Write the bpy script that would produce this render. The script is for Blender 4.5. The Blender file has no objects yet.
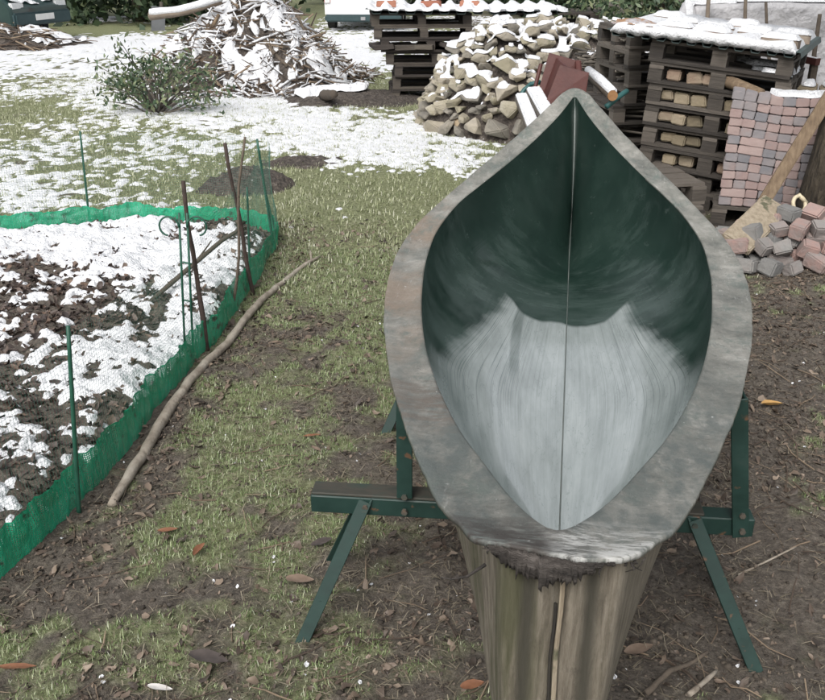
import bpy, bmesh, math, random
import numpy as np
from mathutils import Vector, Matrix, Euler, noise as mnoise

random.seed(7)
RNG = np.random.default_rng(11)
R = math.radians
S = bpy.context.scene
COL = S.collection

# ------------------------------------------------------------------ camera
PITCH, CAM_H, FPX = 24.2, 1.75, 900.0
cam_d = bpy.data.cameras.new('camera')
cam = bpy.data.objects.new('camera', cam_d)
COL.objects.link(cam)
cam.location = (0, 0, CAM_H)
cam.rotation_euler = (R(90 - PITCH), 0, 0)
cam_d.sensor_fit = 'HORIZONTAL'
cam_d.sensor_width = 36
cam_d.lens = 36 * FPX / 825
cam_d.clip_start = 0.05
cam_d.clip_end = 1500
S.camera = cam

# ------------------------------------------------------------------ sky, sun, exposure
W = bpy.data.worlds.new('World')
S.world = W
W.use_nodes = True
wt = W.node_tree
wt.nodes.clear()
sky = wt.nodes.new('ShaderNodeTexSky')
sky.sky_type = 'NISHITA'
sky.sun_disc = False
sky.sun_elevation = R(48)
sky.sun_rotation = R(200)
sky.air_density = 1.0
sky.dust_density = 4.0
sky.ozone_density = 1.0
hsv = wt.nodes.new('ShaderNodeHueSaturation')
hsv.inputs['Saturation'].default_value = 0.22
bg = wt.nodes.new('ShaderNodeBackground')
bg.inputs['Strength'].default_value = 0.135
wo = wt.nodes.new('ShaderNodeOutputWorld')
wt.links.new(sky.outputs[0], hsv.inputs['Color'])
wt.links.new(hsv.outputs[0], bg.inputs[0])
wt.links.new(bg.outputs[0], wo.inputs[0])
sun_d = bpy.data.lights.new('sun', 'SUN')
sun_d.energy = 1.3
sun_d.angle = R(28)
sun_d.color = (1.0, 0.97, 0.93)
sun = bpy.data.objects.new('sun', sun_d)
COL.objects.link(sun)
# sun behind the camera's left shoulder, high, through cloud
sun.rotation_euler = (R(42), 0, R(-20))
S.view_settings.view_transform = 'Standard'
S.view_settings.look = 'None'
S.view_settings.gamma = 1
S.view_settings.use_curve_mapping = False
S.view_settings.exposure = 0.55

# ------------------------------------------------------------------ layout helpers (survey of the yard from the photograph)
_p = R(PITCH)
def ray(x, y):
    u, v = (x - 412.5) / FPX, (350 - y) / FPX
    return Vector((u, math.cos(_p) + v * math.sin(_p), -math.sin(_p) + v * math.cos(_p)))
def G(x, y, z=0.0):
    d = ray(x, y)
    return Vector((0, 0, CAM_H)) + d * ((z - CAM_H) / d.z)
def A(x, y, Y):
    d = ray(x, y)
    return Vector((0, 0, CAM_H)) + d * (Y / d.y)

# ------------------------------------------------------------------ noise (numpy)
def _h(ix, iy, seed):
    a = (ix.astype(np.int64) * 374761393 + iy.astype(np.int64) * 668265263 + seed * 1442695041) & 0xffffffff
    a = ((a ^ (a >> 13)) * 1274126177) & 0xffffffff
    a = a ^ (a >> 16)
    return (a & 0xffff) / 65535.0
def vn(x, y, seed=0):
    x = np.asarray(x, float); y = np.asarray(y, float)
    ix, iy = np.floor(x), np.floor(y)
    fx, fy = x - ix, y - iy
    fx = fx * fx * (3 - 2 * fx); fy = fy * fy * (3 - 2 * fy)
    a, b = _h(ix, iy, seed), _h(ix + 1, iy, seed)
    c, d = _h(ix, iy + 1, seed), _h(ix + 1, iy + 1, seed)
    return (a * (1 - fx) + b * fx) * (1 - fy) + (c * (1 - fx) + d * fx) * fy
def fbm(x, y, octv=4, seed=0, gain=.5):
    t = 0; amp = 1; n = 0
    for i in range(octv):
        r = .6 * i
        xr = x * math.cos(r) - y * math.sin(r); yr = x * math.sin(r) + y * math.cos(r)
        t = t + amp * vn(xr * 2 ** i, yr * 2 ** i, seed + i * 17); n += amp; amp *= gain
    return t / n
def sstep(a, b, x):
    t = np.clip((x - a) / (b - a), 0, 1)
    return t * t * (3 - 2 * t)

# ------------------------------------------------------------------ mesh helpers
class MB:
    def __init__(self): self.v = []; self.f = []
    def add(self, vs, fs):
        o = len(self.v)
        self.v += [tuple(p) for p in vs]
        self.f += [tuple(i + o for i in f) for f in fs]
    def box(self, c, s, rot=None, jit=0, taper=1):
        x, y, z = s[0] / 2, s[1] / 2, s[2] / 2
        P = [Vector((sx * x * (taper if sz > 0 else 1), sy * y * (taper if sz > 0 else 1), sz * z)) for sz in (-1, 1) for sy in (-1, 1) for sx in (-1, 1)]
        if jit: P = [p + Vector((random.uniform(-jit, jit), random.uniform(-jit, jit), random.uniform(-jit, jit))) for p in P]
        if rot is not None: P = [rot @ p for p in P]
        self.add([p + Vector(c) for p in P], [(0, 2, 3, 1), (4, 5, 7, 6), (0, 1, 5, 4), (2, 6, 7, 3), (0, 4, 6, 2), (1, 3, 7, 5)])
    def beam(self, a, b, w, h, up=(0, 0, 1)):
        a, b = Vector(a), Vector(b)
        d = (b - a); L = d.length; d.normalize()
        u = Vector(up); x = d.cross(u)
        if x.length < 1e-4: x = d.cross(Vector((1, 0, 0)))
        x.normalize(); zz = x.cross(d)
        m = Matrix((x, d, zz)).transposed()
        self.box((a + b) / 2, (w, L, h), m)
    def tube(self, pts, rad, n=8, jit=0, cap=True):
        pts = [Vector(p) for p in pts]
        if not hasattr(rad, '__len__'): rad = [rad] * len(pts)
        prev = None; rings = []
        for i, p in enumerate(pts):
            t = (pts[min(i + 1, len(pts) - 1)] - pts[max(i - 1, 0)]).normalized()
            if prev is None:
                x = t.cross(Vector((0, 0, 1)))
                if x.length < .05: x = t.cross(Vector((1, 0, 0)))
                x.normalize()
            else:
                x = (prev - t * prev.dot(t)).normalized()
            prev = x; y = t.cross(x)
            ring = []
            for k in range(n):
                a = 2 * math.pi * k / n
                r = rad[i] * (1 + random.uniform(-jit, jit))
                ring.append(p + (x * math.cos(a) + y * math.sin(a)) * r)
            rings.append(ring)
        vs = [q for r in rings for q in r]; fs = []
        for i in range(len(pts) - 1):
            for k in range(n):
                k2 = (k + 1) % n
                fs.append((i * n + k, i * n + k2, (i + 1) * n + k2, (i + 1) * n + k))
        if cap:
            fs.append(tuple(reversed(range(n)))); fs.append(tuple((len(pts) - 1) * n + k for k in range(n)))
        self.add(vs, fs)
    def build(self, name, mat, parent=None, smooth=False, bevel=0, loc=None):
        return obj(name, self.v, self.f, mat, parent, smooth, bevel)

def fix_normals(me):
    bm = bmesh.new(); bm.from_mesh(me)
    bmesh.ops.recalc_face_normals(bm, faces=bm.faces)
    bm.to_mesh(me); bm.free()

def obj(name, v, f, mat, parent=None, smooth=False, bevel=0):
    me = bpy.data.meshes.new(name)
    me.from_pydata([tuple(p) for p in v], [], f)
    if bevel:
        bm = bmesh.new(); bm.from_mesh(me)
        bmesh.ops.recalc_face_normals(bm, faces=bm.faces)
        bmesh.ops.bevel(bm, geom=list(bm.edges), offset=bevel, segments=1 if bevel < .004 else 2, affect='EDGES', clamp_overlap=True)
        bm.to_mesh(me); bm.free()
    me.update()
    if smooth: me.polygons.foreach_set('use_smooth', [True] * len(me.polygons))
    o = bpy.data.objects.new(name, me)
    COL.objects.link(o)
    if mat is not None: me.materials.append(mat)
    if parent is not None: o.parent = parent
    return o
def np_obj(name, V, F, mat, parent=None, smooth=False):
    """V (n,3) array; F (m,k) array of one polygon size."""
    me = bpy.data.meshes.new(name)
    V = np.ascontiguousarray(V, dtype=np.float32); F = np.ascontiguousarray(F, dtype=np.int32)
    me.vertices.add(len(V)); me.vertices.foreach_set('co', V.ravel())
    m, k = F.shape
    me.loops.add(m * k); me.loops.foreach_set('vertex_index', F.ravel())
    me.polygons.add(m)
    me.polygons.foreach_set('loop_start', np.arange(0, m * k, k, dtype=np.int32))
    me.update(calc_edges=True)
    me.validate()
    if smooth: me.polygons.foreach_set('use_smooth', np.ones(len(me.polygons), dtype=bool))
    o = bpy.data.objects.new(name, me)
    COL.objects.link(o)
    me.materials.append(mat)
    if parent is not None: o.parent = parent
    return o
def tag(o, label=None, cat=None, group=None, kind=None):
    if label: o['label'] = label
    if cat: o['category'] = cat
    if group: o['group'] = group
    if kind: o['kind'] = kind
    return o
def empty(name, loc=(0, 0, 0), rz=0.0, rot=None):
    o = bpy.data.objects.new(name, None)
    o.empty_display_size = .1
    COL.objects.link(o)
    o.location = loc
    o.rotation_euler = rot if rot is not None else (0, 0, rz)
    return o
def dup(root, loc, rot, label=None):
    """copy a thing with its parts"""
    r = root.copy(); COL.objects.link(r); r.location = loc; r.rotation_euler = rot
    if label: r['label'] = label
    for ch in list(root.children):
        c = ch.copy(); COL.objects.link(c); c.parent = r
    return r

# ------------------------------------------------------------------ materials
def material(name, cols, scale=8.0, detail=5, rough=.8, bump=None, coord='Object', rand=None, metallic=0, spec=.5,
             stretch=(1, 1, 1), hue=.0, val=.0, rough2=None, speck=None, distort=0.0, coat=0):
    """cols = [(pos, rgb)...] ramp over noise; rand = 'object' / 'island' shifts the ramp; speck=(rgb, scale, threshold) adds spots"""
    m = bpy.data.materials.new(name); m.use_nodes = True
    t = m.node_tree; N = t.nodes; L = t.links
    b = N['Principled BSDF']
    tc = N.new('ShaderNodeTexCoord')
    mp = N.new('ShaderNodeMapping'); mp.inputs['Scale'].default_value = stretch
    vec = tc.outputs[coord]
    if rand == 'object':
        oi = N.new('ShaderNodeObjectInfo')
        sc = N.new('ShaderNodeMath'); sc.operation = 'MULTIPLY'; sc.inputs[1].default_value = 37.0
        L.new(oi.outputs['Random'], sc.inputs[0])
        ad = N.new('ShaderNodeVectorMath'); ad.operation = 'ADD'
        L.new(vec, ad.inputs[0]); L.new(sc.outputs[0], ad.inputs[1]); vec = ad.outputs[0]
    L.new(vec, mp.inputs['Vector'])
    nz = N.new('ShaderNodeTexNoise'); nz.inputs['Scale'].default_value = scale; nz.inputs['Detail'].default_value = detail
    nz.inputs['Roughness'].default_value = .62; nz.inputs['Distortion'].default_value = distort
    L.new(mp.outputs[0], nz.inputs['Vector'])
    rp = N.new('ShaderNodeValToRGB')
    el = rp.color_ramp.elements
    el[0].position, el[0].color = cols[0][0], (*cols[0][1], 1)
    el[1].position, el[1].color = cols[-1][0], (*cols[-1][1], 1)
    for p, c in cols[1:-1]:
        e = el.new(p); e.color = (*c, 1)
    fac = nz.outputs['Fac']
    rsrc = None
    if rand == 'island':
        gi = N.new('ShaderNodeNewGeometry'); rsrc = gi.outputs['Random Per Island']
    elif rand == 'object': rsrc = oi.outputs['Random']
    if rsrc is not None:
        mx = N.new('ShaderNodeMix'); mx.data_type = 'FLOAT'
        mx.inputs[0].default_value = .78 if rand == 'island' else .5
        L.new(fac, mx.inputs[2]); L.new(rsrc, mx.inputs[3]); fac = mx.outputs[0]
    L.new(fac, rp.inputs[0])
    col = rp.outputs[0]
    if speck:
        n2 = N.new('ShaderNodeTexNoise'); n2.inputs['Scale'].default_value = speck[1]; n2.inputs['Detail'].default_value = 6
        L.new(vec, n2.inputs['Vector'])
        mr = N.new('ShaderNodeMapRange'); mr.inputs[1].default_value = speck[2]; mr.inputs[2].default_value = speck[2] + .06
        L.new(n2.outputs['Fac'], mr.inputs[0])
        mc = N.new('ShaderNodeMix'); mc.data_type = 'RGBA'; mc.inputs[7].default_value = (*speck[0], 1)
        L.new(mr.outputs[0], mc.inputs[0]); L.new(col, mc.inputs[6]); col = mc.outputs[2]
    L.new(col, b.inputs['Base Color'])
    b.inputs['Roughness'].default_value = rough
    b.inputs['Metallic'].default_value = metallic
    b.inputs['Specular IOR Level'].default_value = spec
    if coat: b.inputs['Coat Weight'].default_value = coat
    if rough2 is not None:
        mr = N.new('ShaderNodeMapRange'); mr.inputs[1].default_value = .35; mr.inputs[2].default_value = .65
        mr.inputs[3].default_value = rough; mr.inputs[4].default_value = rough2
        L.new(nz.outputs['Fac'], mr.inputs[0]); L.new(mr.outputs[0], b.inputs['Roughness'])
    if bump:
        n3 = N.new('ShaderNodeTexNoise'); n3.inputs['Scale'].default_value = bump[0]; n3.inputs['Detail'].default_value = 6
        L.new(mp.outputs[0], n3.inputs['Vector'])
        bp = N.new('ShaderNodeBump'); bp.inputs['Strength'].default_value = bump[1]; bp.inputs['Distance'].default_value = bump[2] if len(bump) > 2 else .01
        L.new(n3.outputs['Fac'], bp.inputs['Height']); L.new(bp.outputs[0], b.inputs['Normal'])
    return m

M = {}
M['snow'] = material('snow', [(.22, (.44, .44, .44)), (.36, (.64, .65, .67)), (.55, (.76, .77, .79)), (.8, (.82, .83, .85))], 42, 8, .7, (70, 1.0, .016), coord='Object')
M['stone'] = material('stone', [(.18, (.10, .096, .086)), (.36, (.23, .21, .175)), (.5, (.37, .33, .265)), (.66, (.26, .235, .165)), (.9, (.46, .42, .36))], 7, 7, .9, (25, .7, .02), rand='object', speck=((.11, .115, .07), 9, .62))
M['stone_ochre'] = material('stone_ochre', [(.3, (.33, .24, .15)), (.55, (.42, .34, .24)), (.8, (.30, .20, .12))], 6, 7, .9, (22, .6, .02))
M['oldwood'] = material('oldwood', [(.25, (.034, .029, .025)), (.5, (.078, .067, .056)), (.75, (.15, .13, .11))], 6, 6, .85, (40, .5, .01), stretch=(1, 12, 12), rand='object')
M['darkwood'] = material('darkwood', [(.25, (.026, .021, .018)), (.5, (.055, .045, .038)), (.75, (.10, .085, .068))], 6, 6, .85, (40, .5, .01), stretch=(1, 12, 12), rand='object')
M['bark'] = material('bark', [(.3, (.07, .055, .042)), (.6, (.15, .12, .09)), (.8, (.22, .18, .14))], 14, 6, .9, (50, .7, .01), rand='object')
M['driftwood'] = material('driftwood', [(.3, (.16, .13, .10)), (.5, (.31, .27, .22)), (.75, (.43, .39, .33))], 12, 6, .8, (60, .5, .01))
M['twig'] = material('twig', [(.15, (.05, .035, .026)), (.5, (.12, .085, .06)), (.85, (.25, .19, .13))], 9, 3, .85, rand='island')
M['greygreen_twig'] = material('greygreen_twig', [(.2, (.05, .045, .04)), (.6, (.16, .14, .115)), (.9, (.24, .21, .18))], 9, 3, .85, rand='island')
M['leaflitter'] = material('leaflitter', [(.1, (.034, .026, .020)), (.4, (.078, .057, .043)), (.62, (.135, .10, .075)), (.82, (.19, .145, .108)), (.95, (.26, .205, .155)), (.985, (.26, .11, .05))], 9, 3, .6, rand='island')
M['bedleaf'] = material('bedleaf', [(.1, (.028, .020, .018)), (.45, (.060, .042, .035)), (.75, (.105, .075, .06)), (.95, (.16, .10, .065))], 9, 3, .6, rand='island')
M['grass'] = material('grass', [(.08, (.080, .135, .042)), (.35, (.16, .225, .08)), (.6, (.26, .315, .15)), (.8, (.41, .44, .28)), (.95, (.60, .62, .52))], 3, 2, .6, rand='island')
M['lawn'] = material('lawn', [(.08, (.13, .16, .07)), (.4, (.25, .28, .145)), (.65, (.38, .39, .25)), (.9, (.55, .55, .44))], 3, 2, .65, rand='island')
M['greensteel'] = material('greensteel', [(.3, (.006, .024, .019)), (.6, (.010, .036, .029)), (.8, (.022, .046, .038))], 14, 5, .5, (60, .15, .004), rough2=.62, speck=((.10, .055, .03), 30, .64))
M['grimy_top'] = material('grimy_top', [(.3, (.022, .030, .024)), (.55, (.05, .045, .035)), (.75, (.02, .045, .036))], 18, 6, .7, (60, .3, .005), stretch=(.4, 1, 1))
M['edging'] = material('edging', [(.25, (.010, .25, .12)), (.5, (.02, .39, .21)), (.8, (.05, .52, .31))], 5, 5, .5, (90, .6, .006), speck=((.035, .08, .05), 13, .63))
M['netwire'] = material('netwire', [(.3, (.06, .15, .11)), (.7, (.10, .21, .16))], 5, 2, .5)
M['stakegreen'] = material('stakegreen', [(.3, (.012, .065, .04)), (.7, (.02, .10, .065))], 20, 4, .5)
M['rust_stick'] = material('rust_stick', [(.3, (.028, .020, .017)), (.6, (.060, .040, .032)), (.85, (.11, .075, .055))], 25, 5, .85, (70, .5, .006))
M['mud_heap'] = material('mud_heap', [(.3, (.026, .021, .018)), (.48, (.062, .051, .043)), (.62, (.11, .092, .077)), (.78, (.20, .175, .15))], 26, 12, .9, (40, 1.0, .035), speck=((.55, .55, .56), 26, .69))
M['paver'] = material('paver', [(.22, (.19, .19, .205)), (.42, (.28, .25, .25)), (.55, (.31, .225, .21)), (.72, (.37, .285, .265)), (.9, (.24, .235, .24))], 6, 6, .88, (55, .5, .006), rand='object')
M['rubble'] = material('rubble', [(.25, (.15, .15, .147)), (.45, (.22, .215, .205)), (.62, (.25, .215, .20)), (.72, (.32, .215, .19)), (.82, (.22, .215, .205))], 6, 6, .88, (45, .7, .01), rand='object')
M['buffbrick'] = material('buffbrick', [(.25, (.20, .16, .125)), (.5, (.30, .25, .20)), (.75, (.33, .24, .19))], 9, 6, .9, (45, .6, .01), rand='object')
M['yellowbrick'] = material('yellowbrick', [(.25, (.15, .125, .085)), (.45, (.25, .205, .135)), (.6, (.30, .25, .18)), (.8, (.24, .165, .12))], 9, 6, .9, (45, .6, .01), rand='object')
M['redbrick'] = material('redbrick', [(.25, (.30, .11, .07)), (.6, (.38, .17, .11))], 9, 6, .9, (45, .6, .01), rand='object')
M['redpaint'] = material('redpaint', [(.3, (.055, .014, .011)), (.55, (.080, .022, .017)), (.8, (.07, .026, .020))], 10, 6, .6, (50, .3, .005), speck=((.07, .03, .02), 15, .63))
M['orangewood'] = material('orangewood', [(.3, (.24, .115, .045)), (.7, (.36, .20, .09))], 20, 4, .7, stretch=(1, 6, 6))
M['tealpipe'] = material('tealpipe', [(.3, (.015, .07, .07)), (.7, (.03, .11, .105))], 12, 4, .45)
M['timber'] = material('timber', [(.25, (.085, .058, .036)), (.5, (.17, .12, .075)), (.75, (.25, .185, .12))], 5, 7, .8, (40, .5, .008), stretch=(10, 10, .8))
M['paleboard'] = material('paleboard', [(.25, (.20, .155, .105)), (.5, (.31, .26, .19)), (.75, (.40, .34, .26))], 5, 7, .85, (40, .6, .01), stretch=(8, 8, 1), speck=((.10, .10, .06), 11, .6))
M['palehandle'] = material('palehandle', [(.3, (.48, .40, .26)), (.7, (.60, .53, .38))], 12, 5, .6)
M['sheetmetal'] = material('sheetmetal', [(.3, (.03, .055, .055)), (.6, (.06, .085, .08)), (.8, (.10, .12, .115))], 6, 5, .6, (30, .2, .005))
M['whitefoil'] = material('whitefoil', [(.3, (.34, .335, .35)), (.5, (.45, .445, .455)), (.7, (.54, .53, .54))], 4, 9, .45, (7, 1.0, .06), distort=.6)
M['carpaint'] = material('carpaint', [(.3, (.014, .036, .034)), (.7, (.019, .044, .041))], 3, 2, .3, coat=.6)
M['whitepaint'] = material('whitepaint', [(.3, (.70, .71, .73)), (.7, (.76, .77, .78))], 3, 3, .35, coat=.4)
M['darkplastic'] = material('darkplastic', [(.3, (.02, .045, .05)), (.7, (.03, .06, .065))], 10, 3, .55)
M['tyre'] = material('tyre', [(.3, (.012, .012, .012)), (.7, (.03, .03, .03))], 20, 3, .85)
M['alloy'] = material('alloy', [(.3, (.35, .35, .36)), (.7, (.45, .45, .46))], 20, 3, .4, metallic=.8)
M['autoglass'] = material('autoglass', [(.3, (.012, .016, .018)), (.7, (.02, .025, .028))], 3, 2, .08)
M['redlight'] = material('redlight', [(.3, (.38, .015, .02)), (.7, (.50, .03, .04))], 30, 2, .25)
M['clearlight'] = material('clearlight', [(.3, (.55, .57, .58)), (.7, (.7, .7, .7))], 30, 2, .2)
M['plate'] = material('plate', [(.3, (.66, .66, .64)), (.7, (.74, .74, .72))], 10, 2, .4)
M['conifer'] = material('conifer', [(.1, (.010, .022, .010)), (.5, (.022, .045, .018)), (.8, (.045, .072, .028)), (.95, (.075, .085, .035))], 2, 3, .7, rand='island')
M['shrubleaf'] = material('shrubleaf', [(.08, (.022, .045, .022)), (.4, (.055, .095, .045)), (.7, (.13, .17, .085)), (.95, (.26, .27, .15))], 3, 3, .5, rand='island')
M['trunkbark'] = material('trunkbark', [(.25, (.022, .018, .013)), (.5, (.058, .046, .032)), (.75, (.10, .085, .055))], 16, 8, .95, (30, 1.0, .04), stretch=(1, 1, .35))
M['greytarp'] = material('greytarp', [(.3, (.07, .075, .08)), (.7, (.12, .125, .13))], 5, 4, .6, (9, .6, .02))
M['yellowleaf'] = material('yellowleaf', [(.3, (.42, .23, .07)), (.7, (.56, .36, .14))], 30, 4, .6)
M['orangeleaf'] = material('orangeleaf', [(.3, (.15, .062, .032)), (.7, (.25, .115, .06))], 30, 4, .6)
M['darkleaf'] = material('darkleaf', [(.3, (.045, .036, .032)), (.7, (.085, .068, .06))], 30, 4, .5)
M['tanleaf'] = material('tanleaf', [(.3, (.15, .105, .075)), (.7, (.24, .175, .13))], 30, 4, .6)
M['paleleaf'] = material('paleleaf', [(.3, (.48, .45, .42)), (.7, (.62, .60, .58))], 30, 4, .6)

# ================================================================== GROUND
BED_PX = [(0, 578), (50, 543), (100, 483), (132, 440), (165, 397), (197, 357), (217, 336), (245, 301), (263, 272), (275, 248), (278, 233)]
BED_BACK = [(240, 226), (190, 224), (130, 223), (60, 228), (0, 233)]
BED_LINE = [G(-160, 690)] + [G(*q) for q in BED_PX] + [G(*q) for q in BED_BACK] + [G(-160, 246)]
BED_POLY = [(p.x, p.y) for p in BED_LINE] + [(-5.2, 5.6), (-5.2, 1.6)]
def poly_sd(x, y, poly):
    """signed distance, positive inside"""
    x = np.asarray(x, float); y = np.asarray(y, float)
    d = np.full(x.shape, 1e9); ins = np.zeros(x.shape, bool)
    n = len(poly)
    for i in range(n):
        ax, ay = poly[i]; bx, by = poly[(i + 1) % n]
        dx, dy = bx - ax, by - ay
        t = np.clip(((x - ax) * dx + (y - ay) * dy) / (dx * dx + dy * dy + 1e-12), 0, 1)
        d = np.minimum(d, (x - ax - t * dx) ** 2 + (y - ay - t * dy) ** 2)
        c = ((ay > y) != (by > y)) & (x < (bx - ax) * (y - ay) / (by - ay + 1e-12) + ax)
        ins ^= c
    d = np.sqrt(d)
    return np.where(ins, d, -d)
def ground_z(x, y):
    x = np.asarray(x, float); y = np.asarray(y, float)
    near = 1 - sstep(6, 12, np.abs(y) + np.abs(x) * .3)
    z = (fbm(x * 1.3, y * 1.3, 3, 1) - .5) * .05
    z = z + (fbm(x * 9, y * 9, 4, 5) - .5) * .030 * near * (1.15 - .5 * sstep(-.1, .6, .3 - np.abs(x)))
    z = z + (fbm(x * 30, y * 30, 3, 9) - .5) * .026 * near
    sd = poly_sd(x, y, BED_POLY)
    ins = sstep(0.0, .18, sd)
    z = z + ins * (.05 + (fbm(x * 4, y * 4, 4, 21) - .4) * .11)
    # trodden mound under the canoe's near end
    z = z + .03 * np.exp(-(((x - .55) / .45) ** 2 + ((y - 1.7) / .35) ** 2)) 
    return z
def gz(x, y): return float(ground_z(np.array([x]), np.array([y]))[0])
def to_px(x, y, z=0.0):
    dy = y; dz = z - CAM_H
    dep = dy * math.cos(_p) - dz * math.sin(_p); up = dy * math.sin(_p) + dz * math.cos(_p)
    dep = np.maximum(dep, .05)
    return 412.5 + FPX * x / dep, 350 - FPX * up / dep
def blobs(x, y, lst):
    """bias field from patches surveyed on the ground: (px, py, rx, ry, amp)"""
    u, v = to_px(x, y)
    t = np.zeros(np.shape(x))
    for (cx, cy, rx, ry, a) in lst:
        t = t + a * np.exp(-(((u - cx) / rx) ** 2 + ((v - cy) / ry) ** 2))
    return t
GRASS_B = [(330, 250, 90, 80, .16), (420, 380, 60, 80, .10), (230, 470, 60, 50, .14), (250, 560, 70, 30, .05), (90, 650, 60, 40, .10), (180, 650, 60, 30, .05), (215, 585, 50, 22, -.22), (60, 600, 90, 25, -.18),
           (250, 400, 50, 40, .04), (700, 480, 200, 170, -.20), (810, 440, 25, 20, .22), (815, 505, 25, 14, .2), (330, 600, 60, 60, -.05), (430, 620, 70, 60, -.14), (300, 180, 200, 40, .2), (270, 480, 130, 140, .115), (330, 390, 90, 110, .10), (150, 660, 150, 40, .085), (160, 560, 60, 40, .06), (330, 660, 60, 30, .05),
           (270, 320, 25, 40, -.12), (780, 330, 60, 60, -.1), (150, 420, 40, 60, -.25)]
def grass_mask(x, y):
    n = .50 * fbm(x * 2.6, y * 2.6, 4, 40) + .50 * fbm(x * 11, y * 11, 3, 45)
    b = blobs(x, y, GRASS_B)
    far = .22 * sstep(4.2, 6.0, y) * (1 - sstep(.9, 1.6, x))
    m = sstep(.46, .68, n + b + far)
    return m * (1 - sstep(-.03, .06, poly_sd(x, y, BED_POLY)))

def axis(lo, hi, flo, fhi, step, grow=1.16, first=None):
    a = list(np.arange(flo, fhi + 1e-6, step))
    s = step; p = a[-1]
    while p < hi: s *= grow; p += s; a.append(p)
    s = step; p = a[0]; b = []
    while p > lo: s *= grow; p -= s; b.append(p)
    return np.array(b[::-1] + a)
gx = axis(-400, 400, -2.9, 2.4, .019)
gy = axis(-60, 600, .95, 5.6, .019, 1.05)
X, Y = np.meshgrid(gx, gy)
Z = ground_z(X, Y)
V = np.stack([X, Y, Z], -1).reshape(-1, 3)
nx, ny = len(gx), len(gy)
I = np.arange(nx * ny).reshape(ny, nx)
F = np.stack([I[:-1, :-1], I[:-1, 1:], I[1:, 1:], I[1:, :-1]], -1).reshape(-1, 4)

gm = bpy.data.materials.new('ground'); gm.use_nodes = True
def ground_material(m):
    t = m.node_tree; N = t.nodes; L = t.links; b = N['Principled BSDF']
    tc = N.new('ShaderNodeTexCoord')
    def noise(sc, det=6, r=.62):
        n = N.new('ShaderNodeTexNoise'); n.inputs['Scale'].default_value = sc; n.inputs['Detail'].default_value = det
        n.inputs['Roughness'].default_value = r
        L.new(tc.outputs['Object'], n.inputs['Vector']); return n.outputs['Fac']
    def ramp(src, cols):
        r = N.new('ShaderNodeValToRGB'); el = r.color_ramp.elements
        el[0].position, el[0].color = cols[0][0], (*cols[0][1], 1)
        el[1].position, el[1].color = cols[-1][0], (*cols[-1][1], 1)
        for p, c in cols[1:-1]:
            e = el.new(p); e.color = (*c, 1)
        L.new(src, r.inputs[0]); return r.outputs[0]
    def mix(f, a, c):
        x = N.new('ShaderNodeMix'); x.data_type = 'RGBA'
        L.new(f, x.inputs[0]); L.new(a, x.inputs[6]); L.new(c, x.inputs[7]); return x.outputs[2]
    def rng(src, a, c):
        x = N.new('ShaderNodeMapRange'); x.inputs[1].default_value = a; x.inputs[2].default_value = c
        L.new(src, x.inputs[0]); return x.outputs[0]
    n30 = noise(40, 12, .88)
    mud = ramp(n30, [(.28, (.016, .013, .010)), (.42, (.066, .054, .043)), (.53, (.138, .116, .093)), (.63, (.24, .21, .172)), (.76, (.46, .43, .37))])
    green = ramp(noise(40, 8, .7), [(.28, (.050, .054, .024)), (.45, (.155, .17, .078)), (.62, (.28, .295, .165)), (.78, (.50, .49, .38))])
    at = N.new('ShaderNodeAttribute'); at.attribute_name = 'grass'
    c = mix(at.outputs['Fac'], mud, green)
    frost = ramp(noise(3, 3), [(.0, (.5, .5, .5)), (1., (.62, .62, .62))])
    c = mix(rng(noise(75, 5, .75), .66, .72), c, frost)
    L.new(c, b.inputs['Base Color'])
    b.inputs['Roughness'].default_value = .85
    bp = N.new('ShaderNodeBump'); bp.inputs['Strength'].default_value = 1.0; bp.inputs['Distance'].default_value = .02
    L.new(noise(70, 8, .7), bp.inputs['Height']); L.new(bp.outputs[0], b.inputs['Normal'])
ground_material(gm)
ground = np_obj('ground', V, F, gm, smooth=True)
tag(ground, kind='structure', label='muddy winter yard ground with thin grass')
att = ground.data.attributes.new('grass', 'FLOAT', 'POINT')
GMASK = grass_mask(X, Y)
att.data.foreach_set('value', GMASK.ravel().astype(np.float32))

# ------------------------------------------------------------------ snow lying on the ground
def snow_sheet(name, xs, ys, tfun, label, lift=.0, kind='stuff'):
    X, Y = np.meshgrid(xs, ys)
    t = tfun(X, Y)
    Z = ground_z(X, Y) + t + lift
    nx, ny = len(xs), len(ys)
    I = np.arange(nx * ny).reshape(ny, nx)
    F = np.stack([I[:-1, :-1], I[:-1, 1:], I[1:, 1:], I[1:, :-1]], -1).reshape(-1, 4)
    keep = (t.ravel()[F] > -.004).any(1)
    F = F[keep]
    used = np.unique(F); re = np.zeros(nx * ny, int); re[used] = np.arange(len(used))
    V = np.stack([X, Y, Z], -1).reshape(-1, 3)[used]
    o = np_obj(name, V, re[F], M['snow'], smooth=True)
    return tag(o, label=label, kind=kind)
BED_SNOW = [(120, 262, 170, 30, .34), (30, 245, 60, 20, .2), (170, 300, 60, 26, .14), (40, 320, 90, 30, -.16), (100, 335, 70, 18, -.12), (180, 380, 42, 55, .22), (120, 365, 40, 14, .12), (75, 380, 40, 20, .06), (60, 430, 22, 40, .08), (10, 470, 30, 40, .20),
            (20, 400, 45, 35, -.22), (60, 405, 40, 22, -.10), (100, 405, 50, 20, -.06), (40, 500, 40, 40, -.16), (250, 275, 24, 60, -.36), (205, 300, 30, 20, -.12), (215, 280, 22, 40, .1), (225, 330, 22, 18, -.1), (215, 262, 12, 30, -.12), (60, 345, 50, 12, .06)]
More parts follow.
